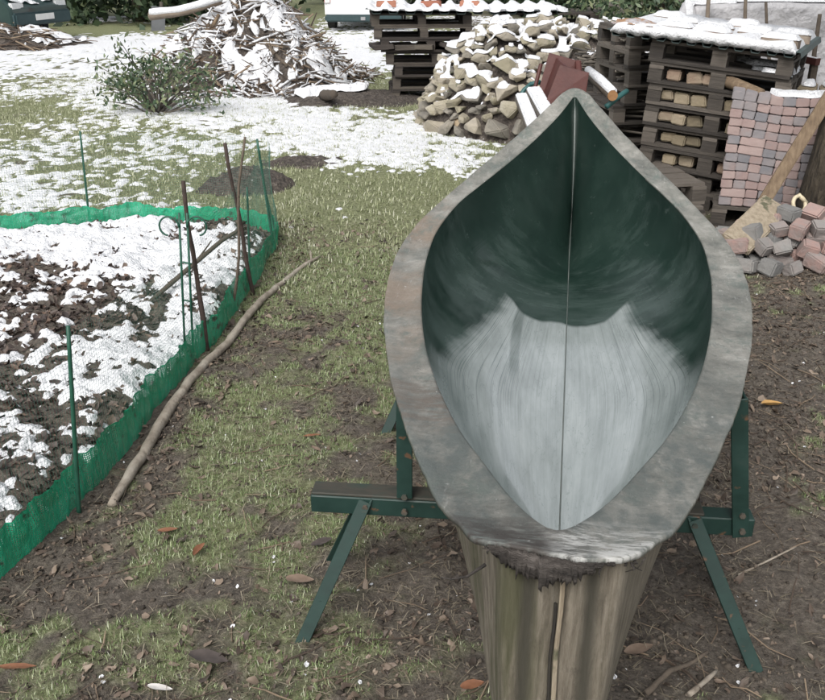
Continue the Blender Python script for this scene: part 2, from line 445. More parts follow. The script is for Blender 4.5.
def bed_snow(x, y):
    n = fbm(x * 2.1, y * 2.1, 3, 60) * .24 + fbm(x * 10, y * 10, 3, 61) * .42 + fbm(x * 27, y * 27, 2, 66) * .34
    s = n + .54 * blobs(x, y, BED_SNOW) - .522
    sd = poly_sd(x, y, BED_POLY)
    s = s - .5 * (1 - sstep(.0, .10, sd))
    return np.clip(s * .22, -.03, .018) + np.where(s > 0, (vn(x * 22, y * 22, 64) - .5) * .008, 0)
snow_sheet('bed_snow', np.arange(-5.0, -.75, .010), np.arange(1.7, 6.1, .011), bed_snow, 'lumpy white snow lying over the leaf covered garden bed')
LAWN_SNOW = [(360, 140, 120, 26, .30), (450, 160, 60, 16, .14), (160, 90, 200, 26, .22), (250, 95, 80, 30, .28), (350, 55, 40, 26, .3), (100, 45, 120, 12, .30), (20, 60, 60, 14, .1), (40, 115, 70, 24, -.22), (30, 85, 50, 10, -.08), (180, 185, 60, 20, -.08), (30, 190, 90, 28, .16), (140, 205, 60, 12, .12),
             (120, 165, 60, 14, -.02), (330, 200, 120, 26, -.34), (260, 190, 60, 30, -.2), (420, 200, 60, 22, -.22), (340, 85, 30, 16, -.35), (380, 95, 30, 22, -.4), (290, 40, 16, 22, -.2), (300, 18, 16, 12, -.4), (200, 30, 60, 4, -.25), (60, 33, 50, 5, -.2), (245, 168, 60, 14, -.15), (100, 28, 90, 5, -.35)]
def lawn_snow(x, y):
    n = fbm(x * 1.1, y * .9, 3, 70) * .20 + fbm(x * 5, y * 4, 3, 71, .6) * .36 + fbm(x * 17, y * 13, 2, 72) * .44
    s = n + .62 * blobs(x, y, LAWN_SNOW) - .572
    s = s - .6 * sstep(-.06, .02, poly_sd(x, y, BED_POLY))
    s = s - .8 * sstep(.9, 1.5, x) * (1 - sstep(9, 10, y)) - .35 * (1 - sstep(5.0, 6.3, y))
    return np.clip(s * .13, -.03, .011)
snow_sheet('lawn_snow', np.concatenate([np.arange(-12.5, -6.5, .06), np.arange(-6.5, 2.2, .018)]), np.concatenate([np.arange(4.9, 10, .024), np.arange(10, 14, .04), np.arange(14, 26, .09)]), lawn_snow, 'thin broken snow lying over the yellowed lawn', lift=.006)

# ------------------------------------------------------------------ grass blades
def blades(name, n, xr, yr, ln, wd, mat, label, ypow=1.0, mmin=.25, tuft=0):
    x = RNG.uniform(*xr, n); y = yr[0] + (yr[1] - yr[0]) * RNG.random(n) ** ypow
    x = x * (.55 + .45 * (y - yr[0]) / (yr[1] - yr[0])) if ypow != 1 else x
    if tuft:
        k = n // tuft
        cx = np.repeat(x[:k], tuft); cy = np.repeat(y[:k], tuft)
        x = cx + RNG.normal(0, .02, len(cx)); y = cy + RNG.normal(0, .02, len(cy))
    m = grass_mask(x, y)
    k = (m > RNG.random(len(x)) * .9 + mmin * .3)
    x, y, m = x[k], y[k], m[k]
    n = len(x)
    z = ground_z(x, y) - .003
    L = RNG.uniform(*ln, n) * (.55 + .6 * m); w = RNG.uniform(*wd, n)
    a = RNG.uniform(0, 2 * np.pi, n); lean = RNG.uniform(.15, 1.15, n)
    dx, dy = np.cos(a), np.sin(a); px, py = -dy, dx
    V = np.zeros((n, 5, 3))
    b = np.stack([x, y, z], -1)
    side = np.stack([px, py, np.zeros(n)], -1) * w[:, None] / 2
    mid = b + np.stack([dx * np.sin(lean * .6) * L * .55, dy * np.sin(lean * .6) * L * .55, np.cos(lean * .6) * L * .55], -1)
    tip = mid + np.stack([dx * np.sin(lean * 1.25) * L * .5, dy * np.sin(lean * 1.25) * L * .5, np.cos(lean * 1.25) * L * .5], -1)
    V[:, 0] = b - side; V[:, 1] = b + side; V[:, 2] = mid + side * .8; V[:, 3] = mid - side * .8; V[:, 4] = tip
    o = np.arange(n)[:, None] * 5
    F = np.concatenate([o + np.array([[0, 1, 2]]), o + np.array([[0, 2, 3]]), o + np.array([[3, 2, 4]])])
    ob = np_obj(name, V.reshape(-1, 3), F, mat)
    return tag(ob, label=label, kind='stuff')
blades('yard_grass', 300000, (-1.6, 2.5), (1.05, 5.4), (.008, .025), (.0013, .0028), M['grass'], 'short sparse green grass between mud and leaves', mmin=.25, tuft=6)
blades('lawn_grass', 130000, (-5.5, 2.2), (4.6, 14), (.016, .040), (.003, .007), M['lawn'], 'yellow green lawn grass poking through thin snow', mmin=.3, tuft=5)

# ------------------------------------------------------------------ leaf litter and twigs
def leaf_field(name, x, y, size, mat, label, lift=.003, tilt=.5, squash=(.35, .65)):
    n = len(x)
    z = ground_z(x, y) + lift
    tmpl = np.array([(-1, 0), (-.72, .55), (-.2, .92), (.4, .86), (.82, .4), (1.05, 0), (.82, -.4), (.4, -.86), (-.2, -.92), (-.72, -.55), (-.05, 0)])
    L = RNG.uniform(*size, n) / 2; sq = RNG.uniform(*squash, n)
    P = np.zeros((n, 11, 3))
    P[:, :, 0] = tmpl[:, 0] * L[:, None]
    P[:, :, 1] = tmpl[:, 1] * (L * sq)[:, None]
    P += RNG.normal(0, .10, P.shape) * L[:, None, None]
    curl = RNG.uniform(-.3, 1.1, n)
    P[:, :, 2] = (np.abs(P[:, :, 1]) * curl[:, None] * .8 + (P[:, :, 0] ** 2 / L[:, None]) * RNG.uniform(-.3, .5, n)[:, None]) + RNG.normal(0, .09, (n, 11)) * L[:, None]
    a = RNG.uniform(0, 2 * np.pi, n); rx = RNG.normal(0, tilt, n); ry = RNG.normal(0, tilt, n)
    c, s = np.cos(rx)[:, None], np.sin(rx)[:, None]
    y1 = P[:, :, 1] * c - P[:, :, 2] * s; z1 = P[:, :, 1] * s + P[:, :, 2] * c
    c, s = np.cos(ry)[:, None], np.sin(ry)[:, None]
    x2 = P[:, :, 0] * c + z1 * s; z2 = -P[:, :, 0] * s + z1 * c
    c, s = np.cos(a)[:, None], np.sin(a)[:, None]
    Q = np.stack([x2 * c - y1 * s, x2 * s + y1 * c, z2], -1)
    Q[:, :, 2] += (z - np.minimum(0, Q[:, :, 2].min(1)) * .55)[:, None]
    Q[:, :, 0] += x[:, None]; Q[:, :, 1] += y[:, None]
    o = np.arange(n)[:, None] * 11
    F = np.concatenate([o + np.array([[k, (k + 1) % 10, 10]]) for k in range(10)])
    ob = np_obj(name, Q.reshape(-1, 3), F, mat)
    return tag(ob, label=label, kind='stuff')
def scatter(n, xr, yr, dens):
    x = RNG.uniform(*xr, n); y = RNG.uniform(*yr, n)
    k = RNG.random(n) < dens(x, y)
    return x[k], y[k]
def litter_density(x, y):
    d = .22 + .9 * sstep(.45, .62, fbm(x * 1.7, y * 1.7, 3, 80)) * (1 - .4 * grass_mask(x, y))
    d = d * (1 - .8 * sstep(4.6, 6.5, y)) * np.where((x > .5) & (y < 6), 1.15, 1.0)
    e = poly_sd(x, y, BED_POLY)
    d = d + 1.1 * np.exp(-((e + .12) / .10) ** 2)
    return np.where(e > 0, 0, d)
lx, ly = scatter(13000, (-2.4, 2.9), (1.05, 6.2), litter_density)
leaf_field('fallen_leaves', lx, ly, (.012, .046), M['leaflitter'], 'brown fallen leaves trodden into the yard mud', tilt=.35)
lx, ly = scatter(60000, (-2.4, 2.9), (1.05, 6.2), litter_density)
leaf_field('leaf_crumbs', lx, ly, (.005, .019), M['leaflitter'], 'crumbled bits of brown leaf over the yard mud', tilt=.5, lift=.001)
lx, ly = scatter(38000, (-5.0, -.75), (1.7, 6.0), lambda x, y: sstep(.02, .10, poly_sd(x, y, BED_POLY)) * (.55 + .45 * fbm(x * 3, y * 3, 2, 5)) * np.where(bed_snow(x, y) > .002, .12, 1))
leaf_field('bed_leaves', lx, ly, (.016, .050), M['bedleaf'], 'dark curled leaves mulching the garden bed', tilt=.55, lift=.002)
lx, ly = scatter(1700, (-2.2, 2.6), (1.05, 5.6), lambda x, y: np.where(poly_sd(x, y, BED_POLY) > 0, 0, .16 + .5 * sstep(.55, .7, fbm(x * 2, y * 2, 3, 90))))
leaf_field('snow_crumbs', lx, ly, (.005, .016), M['snow'], 'tiny crumbs of old snow on the mud', tilt=.4, squash=(.6, 1), lift=.002)
tw = MB()
for i in range(900):
    x, y = random.uniform(-1.4, 2.4), random.uniform(1.1, 5.6)
    if poly_sd(np.array([x]), np.array([y]), BED_POLY)[0] > -.03: continue
    if x < .3 and random.random() < .5: continue
    L = random.uniform(.04, .22) * (1.3 if x > .8 else 1); a = random.uniform(0, 6.28); r = random.uniform(.0009, .0026)
    pts = []
    for k in range(4):
        f = (k / 3 - .5) * L
        px, py = x + math.cos(a) * f + random.gauss(0, L * .04), y + math.sin(a) * f + random.gauss(0, L * .04)
        pts.append((px, py, gz(px, py) + r + .003 + random.uniform(0, .006)))
    tw.tube(pts, [r, r, r * .9, r * .5], 5)
tag(tw.build('twig_litter', M['twig']), 'thin broken twigs and straw stems strewn on the mud', kind='stuff')

# crumbled clods of earth
def clods(name, n, xr, yr, size, label):
    x = RNG.uniform(*xr, n); y = RNG.uniform(*yr, n)
    k = (RNG.random(n) < .25 + sstep(.42, .6, fbm(x * 2.4, y * 2.4, 3, 95))) & (RNG.random(n) > .75 * grass_mask(x, y)) & (poly_sd(x, y, BED_POLY) < -.02)
    x, y = x[k], y[k]; n = len(x)
    r = RNG.uniform(*size, n) * RNG.uniform(.5, 1, n)
    T = np.array([(1, 0, 0), (.3, .95, .1), (-.8, .6, 0), (-.8, -.6, .1), (.3, -.95, 0), (.3, .2, .8), (-.4, -.1, .7), (0, 0, -.6)])
    P = T[None] * r[:, None, None] * RNG.uniform(.6, 1.3, (n, 8, 1))
    a = RNG.uniform(0, 6.283, n); c, s_ = np.cos(a)[:, None], np.sin(a)[:, None]
    Q = np.stack([P[:, :, 0] * c - P[:, :, 1] * s_, P[:, :, 0] * s_ + P[:, :, 1] * c, P[:, :, 2]], -1)
    Q += np.stack([x, y, ground_z(x, y) + .0005], -1)[:, None]
    o = np.arange(n)[:, None] * 8
    fc = [(0, 1, 5), (1, 2, 5), (2, 6, 5), (2, 3, 6), (3, 4, 6), (4, 0, 5), (4, 5, 6), (1, 0, 7), (2, 1, 7), (3, 2, 7), (4, 3, 7), (0, 4, 7)]
    return tag(np_obj(name, Q.reshape(-1, 3), np.concatenate([o + np.array([f]) for f in fc]), M['clod']), label=label, kind='stuff')
M['clod'] = material('clod', [(.1, (.028, .022, .017)), (.5, (.068, .055, .042)), (.85, (.125, .102, .08))], 30, 5, .9, (90, .6, .004), rand='island')
clods('soil_crumbs', 30000, (-1.6, 2.6), (1.05, 5.4), (.003, .013), 'crumbled clods of damp brown earth over the yard')
# dead straw-coloured grass lying flat
def straw(n):
    x = RNG.uniform(-1.5, 2.6, n); y = RNG.uniform(1.05, 6.0, n)
    k = (poly_sd(x, y, BED_POLY) < -.02) & (RNG.random(n) < .3 + sstep(.45, .6, fbm(x * 3, y * 3, 3, 97)))
    x, y = x[k], y[k]; n = len(x); z = ground_z(x, y) + RNG.uniform(.003, .012, n)
    L = RNG.uniform(.012, .05, n); a = RNG.uniform(0, 6.283, n); w = RNG.uniform(.0005, .0012, n)
    d = np.stack([np.cos(a), np.sin(a), RNG.normal(0, .18, n)], -1) * L[:, None]; s_ = np.stack([-np.sin(a), np.cos(a), np.zeros(n)], -1) * w[:, None]
    b = np.stack([x, y, z], -1); m_ = b + d * .5 + np.stack([np.zeros(n), np.zeros(n), L * .04], -1)
    V = np.stack([b - s_, b + s_, m_ + s_, m_ - s_, b + d + s_ * .5, b + d - s_ * .5], 1).reshape(-1, 3)
    o = np.arange(n)[:, None] * 6
    return tag(np_obj('straw_litter', V, np.concatenate([o + np.array([[0, 1, 2, 3]]), o + np.array([[3, 2, 4, 5]])]), M['straw']), label='dead straw coloured grass blades lying flat on the mud', kind='stuff')
M['straw'] = material('straw', [(.1, (.10, .08, .055)), (.5, (.19, .16, .11)), (.9, (.31, .27, .20))], 3, 2, .7, rand='island')
straw(48000)

# ================================================================== CANOE
BOAT_C = Vector((.5023, 2.8075, 0)); BOAT_A = Vector((.16760, .98586, 0)); BOAT_N = Vector((.98586, -.16760, 0))
BOAT_RZ = math.atan2(BOAT_A.y, BOAT_A.x) - math.pi / 2
OUT = np.array([(-1.800, 0), (-1.785, .065), (-1.757, .115), (-1.70, .148), (-1.645, .182), (-1.57, .21), (-1.41, .262), (-1.21, .324), (-.95, .4), (-.705, .46), (-.455, .517), (-.2, .562), (.02, .588), (.24, .598), (.466, .575), (.71, .515), (.99, .41), (1.22, .307), (1.36, .24), (1.52, .163), (1.63, .105), (1.70, .07), (1.745, .03), (1.757, 0)])
INN = np.array([(-1.696, 0), (-1.67, .027), (-1.57, .077), (-1.41, .138), (-1.2, .214), (-.935, .293), (-.65, .364), (-.32, .427), (.01, .472), (.22, .488), (.44, .487), (.69, .444), (.87, .375), (1.03, .3), (1.325, .16), (1.525, .07), (1.68, .009), (1.69, 0)])
def smooth_curve(P, n):
    """resample a half outline by arc length, Catmull-Rom smoothed"""
    P = np.vstack([P[0] * [1, -1] if P[0][1] else [P[1][0], -P[1][1]], P, [P[-2][0], -P[-2][1]]])
    out = []
    for i in range(1, len(P) - 2):
        p0, p1, p2, p3 = P[i - 1], P[i], P[i + 1], P[i + 2]
        for t in np.linspace(0, 1, 16, endpoint=False):
            out.append(.5 * ((2 * p1) + (-p0 + p2) * t + (2 * p0 - 5 * p1 + 4 * p2 - p3) * t * t + (-p0 + 3 * p1 - 3 * p2 + p3) * t ** 3))
    out.append(P[-2])
    out = np.array(out); out[:, 1] = np.maximum(out[:, 1], 0)
    d = np.r_[0, np.cumsum(np.linalg.norm(np.diff(out, axis=0), axis=1))]
    u = np.linspace(0, d[-1], n)
    return np.stack([np.interp(u, d, out[:, 0]), np.interp(u, d, out[:, 1])], -1)
NT = 240
OC, IC = smooth_curve(OUT, NT), smooth_curve(INN, NT)
def rim_z(s): return .74 + np.where(s < 0, .2, .35) * (np.asarray(s) / 1.696) ** 2
def w_in(s): return np.interp(s, IC[:, 0], IC[:, 1], left=0, right=0)
canoe = empty('canoe', BOAT_C, BOAT_RZ)          # local x = across to the right, y = along towards the far tip
tag(canoe, 'old open canoe hull with wide grey rim and dark green inside, lying on green trestles', 'canoe')

# --- rim: a flat flange between inner and outer outline
def closed(C):      # near tip -> right side -> far tip -> left side
    return np.concatenate([np.stack([C[:, 1], C[:, 0]], -1), np.stack([-C[-2:0:-1, 1], C[-2:0:-1, 0]], -1)])
o_, i_ = closed(OC), closed(IC)
n_ = len(o_)
wob = np.array([mnoise.noise(Vector((p[0] * 9, p[1] * 9, 0))) for p in o_]) * .0022
near = np.exp(-((o_[:, 1] + 1.8) / .06) ** 2)
fine = np.array([mnoise.noise(Vector((p[0] * 60, p[1] * 60, 3))) for p in o_]) * (.002 + .008 * near)
nrm = (o_ - i_); nrm /= np.linalg.norm(nrm, axis=1)[:, None]
o_ = o_ + nrm * (wob + fine)[:, None]
for i_k in range(n_):          # a bite broken out of the near edge
    if o_[i_k, 1] < -1.6 and -.125 < o_[i_k, 0] < .045:
        e_k = max(0, 1 - abs((o_[i_k, 0] + .04) / .08) ** 3)
        o_[i_k] -= nrm[i_k] * e_k * (.019 + .009 * mnoise.noise(Vector((o_[i_k, 0] * 70, 1, 1))) + .006 * mnoise.noise(Vector((o_[i_k, 0] * 190, 1, 9))))
rows = []
TH = .011
def rz_(p, f): 
    sag = -.006 * math.sin(math.pi * f) + .004 * mnoise.noise(Vector((p[0] * 5, p[1] * 5, 7)))
    return float(rim_z(p[1])) + sag
prof = [(1.0, -TH), (1.0, -.003), (.975, 0), (.8, 0), (.6, 0), (.4, 0), (.2, 0), (.05, 0), (0.0, -.004), (0.0, -TH)]
RV = []; 
for f, dz in prof:
    for k in range(n_):
        p = i_[k] * (1 - f) + o_[k] * f
        RV.append((p[0], p[1], rz_(p, f) + dz))
np_ = len(prof)
RF = [(a * n_ + k, a * n_ + (k + 1) % n_, ((a + 1) % np_) * n_ + (k + 1) % n_, ((a + 1) % np_) * n_ + k) for a in range(np_) for k in range(n_)]

def boat_attr(o, vals):
    at = o.data.attributes.new('bc', 'FLOAT_VECTOR', 'POINT')
    at.data.foreach_set('vector', np.asarray(vals, np.float32).ravel())
rm = bpy.data.materials.new('weathered_rim'); rm.use_nodes = True
def nodes(m):
    t = m.node_tree; N = t.nodes; L = t.links; b = N['Principled BSDF']
    class K: pass
    k = K(); k.N = N; k.L = L; k.b = b
    tc = N.new('ShaderNodeTexCoord'); k.obj = tc.outputs['Object']
    def mapping(src, sc, loc=(0, 0, 0)):
        q = N.new('ShaderNodeMapping'); q.inputs['Scale'].default_value = sc; q.inputs['Location'].default_value = loc
        L.new(src, q.inputs['Vector']); return q.outputs[0]
    def noise(src, sc, det=5, r=.6, dist=0):
        n = N.new('ShaderNodeTexNoise'); n.inputs['Scale'].default_value = sc; n.inputs['Detail'].default_value = det
        n.inputs['Roughness'].default_value = r; n.inputs['Distortion'].default_value = dist
        L.new(src, n.inputs['Vector']); return n.outputs['Fac']
    def ramp(src, cols):
        r = N.new('ShaderNodeValToRGB'); el = r.color_ramp.elements
        el[0].position, el[0].color = cols[0][0], (*cols[0][1], 1)
        el[1].position, el[1].color = cols[-1][0], (*cols[-1][1], 1)
        for p, c in cols[1:-1]:
            e = el.new(p); e.color = (*c, 1)
        L.new(src, r.inputs[0]); return r.outputs[0]
    def link(x, inp):
        if hasattr(x, 'is_linked') or hasattr(x, 'links'): L.new(x, inp)
        else: inp.default_value = x
    def mix(f, a, c):
        x = N.new('ShaderNodeMix'); x.data_type = 'RGBA'
        link(f, x.inputs[0])
        for s_, i in ((a, 6), (c, 7)):
            if isinstance(s_, tuple): x.inputs[i].default_value = (*s_, 1)
            else: L.new(s_, x.inputs[i])
        return x.outputs[2]
    def rng(src, a, c, lo=0., hi=1.):
        x = N.new('ShaderNodeMapRange'); x.interpolation_type = 'SMOOTHSTEP'
        for i, v in ((1, a), (2, c), (3, lo), (4, hi)): x.inputs[i].default_value = v
        L.new(src, x.inputs[0]); return x.outputs[0]
    def math_(op, a, c=None):
        x = N.new('ShaderNodeMath'); x.operation = op
        link(a, x.inputs[0])
        if c is not None: link(c, x.inputs[1])
        return x.outputs[0]
    def bump(src, st, d=.01):
        bp = N.new('ShaderNodeBump'); bp.inputs['Strength'].default_value = st; bp.inputs['Distance'].default_value = d
        L.new(src, bp.inputs['Height']); L.new(bp.outputs[0], b.inputs['Normal'])
    def xyz(src):
        s = N.new('ShaderNodeSeparateXYZ'); L.new(src, s.inputs[0]); return s.outputs
    def attr(nm):
        a = N.new('ShaderNodeAttribute'); a.attribute_name = nm; return a.outputs
    k.map, k.noise, k.ramp, k.mix, k.rng, k.math, k.bump, k.xyz, k.attr = mapping, noise, ramp, mix, rng, math_, bump, xyz, attr
    return k
k = nodes(rm)
base = k.ramp(k.noise(k.obj, 6, 12, .78), [(.34, (.085, .09, .08)), (.46, (.175, .175, .155)), (.54, (.235, .23, .205)), (.66, (.35, .34, .31))])
bx, by, bz = k.xyz(k.obj)[:3]
# brownish weathering along the left half of the rim
brown = k.math('MULTIPLY', k.rng(bx, -.25, -.5), k.rng(k.noise(k.obj, 3.5, 5), .42, .66, 0, .75))
c = k.mix(brown, base, (.21, .155, .11))
green = k.rng(k.noise(k.map(k.obj, (1, .6, 1)), 7, 8, .78), .50, .64, 0, .8)
c = k.mix(green, c, (.105, .13, .115))
scr = k.rng(k.noise(k.map(k.obj, (30, 4, 1)), 5, 4), .6, .72, 0, .5)
c = k.mix(scr, c, (.38, .38, .36))
# grey-green worn near end, dark peeling stain at the left of the near tip
nearm = k.math('MULTIPLY', k.rng(by, -.55, -1.15), k.rng(k.noise(k.map(k.obj, (5, 2, 1)), 3, 6, .7), .34, .6))
c = k.mix(nearm, c, (.105, .12, .112))
stain = k.math('MULTIPLY', k.math('MULTIPLY', k.rng(by, -1.60, -1.74), k.rng(bx, .09, -.03)), k.rng(k.noise(k.map(k.obj, (3, 11, 1)), 6, 9, .75), .36, .54))
c = k.mix(stain, c, (.050, .043, .038))
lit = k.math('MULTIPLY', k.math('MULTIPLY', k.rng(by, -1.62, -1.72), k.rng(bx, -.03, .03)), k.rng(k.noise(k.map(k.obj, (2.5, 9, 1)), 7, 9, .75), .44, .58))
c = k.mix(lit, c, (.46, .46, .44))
band = k.math('MULTIPLY', k.math('MULTIPLY', k.rng(by, -.92, -.95), k.rng(by, -1.35, -1.12)), k.math('MULTIPLY', k.rng(bx, -.02, -.1), k.rng(k.noise(k.map(k.obj, (4, 14, 1)), 4, 7, .7), .38, .62)))
c = k.mix(band, c, (.135, .115, .095))
wht = k.rng(k.noise(k.obj, 44, 5, .7), .68, .73)
c = k.mix(wht, c, (.58, .58, .56))
drk = k.rng(k.noise(k.obj, 26, 8, .75), .60, .68, 0, .75)
c = k.mix(drk, c, (.10, .095, .085))
k.L.new(c, k.b.inputs['Base Color'])
k.L.new(k.rng(k.noise(k.obj, 9, 8, .7), .3, .7, .26, .60), k.b.inputs['Roughness'])
k.bump(k.noise(k.obj, 48, 10, .75), .6, .007)
rim = obj('rim_flange', RV, RF, rm, canoe, smooth=True); fix_normals(rim.data)

# --- lining: the hull's inside
NH = 46
hs = np.linspace(0, 1, NH) ** 1.5
LV, LA = [], []
def keel_in(s): return .425 + .03 * (s / 1.7) ** 2 + .32 * sstep(1.15, 1.75, np.abs(s)) ** 1.3
ends = closed(IC); nl = len(ends)
for h in hs:
    for j in range(nl):
        t, s = ends[j]
        sh = 1 - .155 * (1 - h) ** 1.6                # the stems rake inwards below the rim
        v = 1 - (1 - (1 - h) ** 2.0)                  # 1 at the keel
        vee = float(sstep(.9, 1.6, abs(s)))           # v-shaped ends, rounded middle
        g = (1 - (1 - h) ** 2.6) ** .5 * (1 - vee) + (h ** .72) * vee
        s2 = s * sh
        zk = float(keel_in(s2)); zt = float(rim_z(s)) - .006
        # keep the wall full at its top
        LV.append((t * g + .024 * (1 - h), s2, zk + (zt - zk) * h))
        LA.append((s2, (t / max(float(w_in(s)), 1e-3)) * g if abs(t) > 0 else 0, h))
LF = []
for a in range(NH - 1):
    for j in range(nl):
        j2 = (j + 1) % nl
        LF.append((a * nl + j, a * nl + j2, (a + 1) * nl + j2, (a + 1) * nl + j))
lm = bpy.data.materials.new('green_lining'); lm.use_nodes = True
k = nodes(lm)
at = k.attr('bc')
s_, q_, h_ = k.xyz(at['Vector'])[:3]
base = k.ramp(k.noise(k.obj, 4, 6, .6), [(.3, (.008, .019, .015)), (.55, (.013, .028, .022)), (.78, (.024, .043, .035))])
# milky scuff haze in arcs
arc = k.math('MULTIPLY', k.noise(k.map(at['Vector'], (14, 1.6, 2.2)), 1.4, 8, .7, .3), k.rng(k.noise(k.obj, 2.2, 4, .6), .32, .62, .72, 1.12))
c = k.mix(k.math('MULTIPLY', k.rng(arc, .46, .74, 0, .34), k.rng(s_, 1.25, .75, .15, 1.0)), base, (.075, .105, .095))
spl = k.rng(k.noise(k.obj, 14, 7, .75), .60, .74, 0, .4)
c = k.mix(spl, c, (.11, .135, .125))
hz_ = k.math('MULTIPLY', k.rng(s_, .95, .15), k.rng(k.noise(k.obj, 2.6, 5, .6), .36, .66, 0, .6))
c = k.mix(hz_, c, (.10, .135, .125))
# sky reflection painted into the floor colour with dried residue: ragged front edge, streaks
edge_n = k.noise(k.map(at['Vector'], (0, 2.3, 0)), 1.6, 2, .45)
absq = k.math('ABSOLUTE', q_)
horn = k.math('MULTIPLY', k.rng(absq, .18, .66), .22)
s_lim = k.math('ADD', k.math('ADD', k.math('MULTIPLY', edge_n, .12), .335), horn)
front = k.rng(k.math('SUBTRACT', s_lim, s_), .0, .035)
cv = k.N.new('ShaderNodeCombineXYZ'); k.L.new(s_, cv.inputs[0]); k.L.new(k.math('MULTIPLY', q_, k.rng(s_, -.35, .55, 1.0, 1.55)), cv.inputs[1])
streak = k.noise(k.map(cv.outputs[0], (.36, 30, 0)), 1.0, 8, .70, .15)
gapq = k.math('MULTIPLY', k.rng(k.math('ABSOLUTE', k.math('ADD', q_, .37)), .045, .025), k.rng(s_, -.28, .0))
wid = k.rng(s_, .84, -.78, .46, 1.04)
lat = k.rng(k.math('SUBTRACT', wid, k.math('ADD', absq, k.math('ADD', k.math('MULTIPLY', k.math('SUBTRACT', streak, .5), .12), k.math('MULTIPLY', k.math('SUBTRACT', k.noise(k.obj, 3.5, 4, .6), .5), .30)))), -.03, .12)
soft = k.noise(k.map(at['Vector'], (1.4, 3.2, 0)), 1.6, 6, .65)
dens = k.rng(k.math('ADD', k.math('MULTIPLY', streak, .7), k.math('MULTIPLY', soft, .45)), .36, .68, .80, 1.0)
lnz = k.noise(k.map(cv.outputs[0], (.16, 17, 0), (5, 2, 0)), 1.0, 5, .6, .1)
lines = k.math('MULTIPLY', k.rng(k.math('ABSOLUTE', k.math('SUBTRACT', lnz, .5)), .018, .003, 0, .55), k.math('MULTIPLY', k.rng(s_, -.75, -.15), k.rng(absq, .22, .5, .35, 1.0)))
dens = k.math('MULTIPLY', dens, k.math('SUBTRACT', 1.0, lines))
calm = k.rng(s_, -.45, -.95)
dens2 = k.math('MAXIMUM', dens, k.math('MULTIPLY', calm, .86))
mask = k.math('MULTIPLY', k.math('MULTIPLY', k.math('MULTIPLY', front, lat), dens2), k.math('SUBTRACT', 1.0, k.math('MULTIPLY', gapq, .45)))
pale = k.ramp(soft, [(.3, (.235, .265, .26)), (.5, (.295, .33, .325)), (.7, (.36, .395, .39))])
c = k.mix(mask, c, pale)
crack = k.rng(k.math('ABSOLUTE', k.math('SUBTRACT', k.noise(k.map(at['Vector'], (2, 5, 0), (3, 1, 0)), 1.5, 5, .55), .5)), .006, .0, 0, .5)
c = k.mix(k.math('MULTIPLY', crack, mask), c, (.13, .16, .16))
k.L.new(c, k.b.inputs['Base Color'])
k.L.new(k.rng(k.noise(k.obj, 6, 6, .6), .35, .65, .14, .26), k.b.inputs['Roughness'])
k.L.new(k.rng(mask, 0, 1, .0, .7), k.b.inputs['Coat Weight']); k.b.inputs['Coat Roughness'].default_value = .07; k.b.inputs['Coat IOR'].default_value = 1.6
k.b.inputs['Specular IOR Level'].default_value = .6
k.bump(k.noise(k.map(at['Vector'], (1, 20, 8)), 2, 5), .06, .01)
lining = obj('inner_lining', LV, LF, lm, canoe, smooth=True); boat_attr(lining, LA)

# keel seam inside: a thin raised line from the near tip along the floor and up the far stem
kp = []
for s in np.linspace(-1.42, 1.42, 70): kp.append((.024, s, float(keel_in(s)) + .001))
for h in np.linspace(.05, .97, 16): kp.append((.024 * (1 - h), 1.69 * (1 - .155 * (1 - h) ** 1.6) - .004, float(keel_in(1.69 * .845)) + (float(rim_z(1.69)) - float(keel_in(1.69 * .845))) * h))
M['seam'] = material('seam', [(.3, (.06, .078, .07)), (.6, (.13, .145, .135)), (.8, (.23, .24, .225))], 12, 6, .6, stretch=(1, .4, .4))
b = MB(); b.tube(kp, .0019, 6); b.build('keel_joint', M['seam'], canoe, smooth=True)

# --- outer hull: blunt fluted stem at the near end, rounded body, raked far end
def hull_plan(h):
    """closed plan outline at height fraction h (0 bottom, 1 under the rim): front face points then both sides"""
    fw = .076 + .026 * h
    pts = []
    for t in np.linspace(0, 1, 22):                       # front face, centre -> right corner
        x = fw * t
        y = -1.762 + .004 * h
        y += .008 * math.exp(-((t - .50) / .13) ** 2)      # flute
        y += .008 * math.exp(-(t / .10) ** 2)              # dip along the centre joint
        if t > .8: y += .03 * ((t - .8) / .2) ** 2
        pts.append((x, y))
    for s in np.r_[np.linspace(-1.715, -1.2, 26), np.linspace(-1.15, 1.1, 46), np.linspace(1.15, 1.675 - .10 * (1 - h), 20)]:
        side = w_in(np.array(min(s, 1.66))) + .035 + .010 * (1 - float(sstep(-1.5, -.6, s)))
        g = (1 - (1 - h) ** 2.5) ** .5
        nearb = 1 - float(sstep(-1.60, -.75, s))
        farb = float(sstep(.9, 1.55, s))
        gg = g * (1 - nearb - farb) + nearb * (.77 + .23 * h) + farb * (h ** .7)
        x = float(side) * gg
        x = max(x, fw * (1 - float(sstep(-1.7, -.9, s)))) if s < -.9 else x
        pts.append((x, s))
    pts.append((0, 1.735 - .12 * (1 - h)))
    return pts
levels = np.r_[0, np.linspace(.03, 1, 22) ** 1.3]
HV = []; nhp = None
for h in levels:
    pr = hull_plan(h)
    ring = pr + [(-x, y) for x, y in pr[-2:0:-1]]
    nhp = len(ring)
    for x, y in ring:
        zb = .392 + .02 * (y / 1.7) ** 2 + .30 * float(sstep(1.2, 1.75, y)) + .0 * y
        zt = float(rim_z(y)) - .013
        x += .012 * (1 - float(sstep(-1.6, -.8, y))) + .024 * (1 - h) * float(sstep(-1.6, -.8, y))
        HV.append((x + .0015 * mnoise.noise(Vector((x * 30, y * 12, h * 4))), y, zb + (zt - zb) * h))
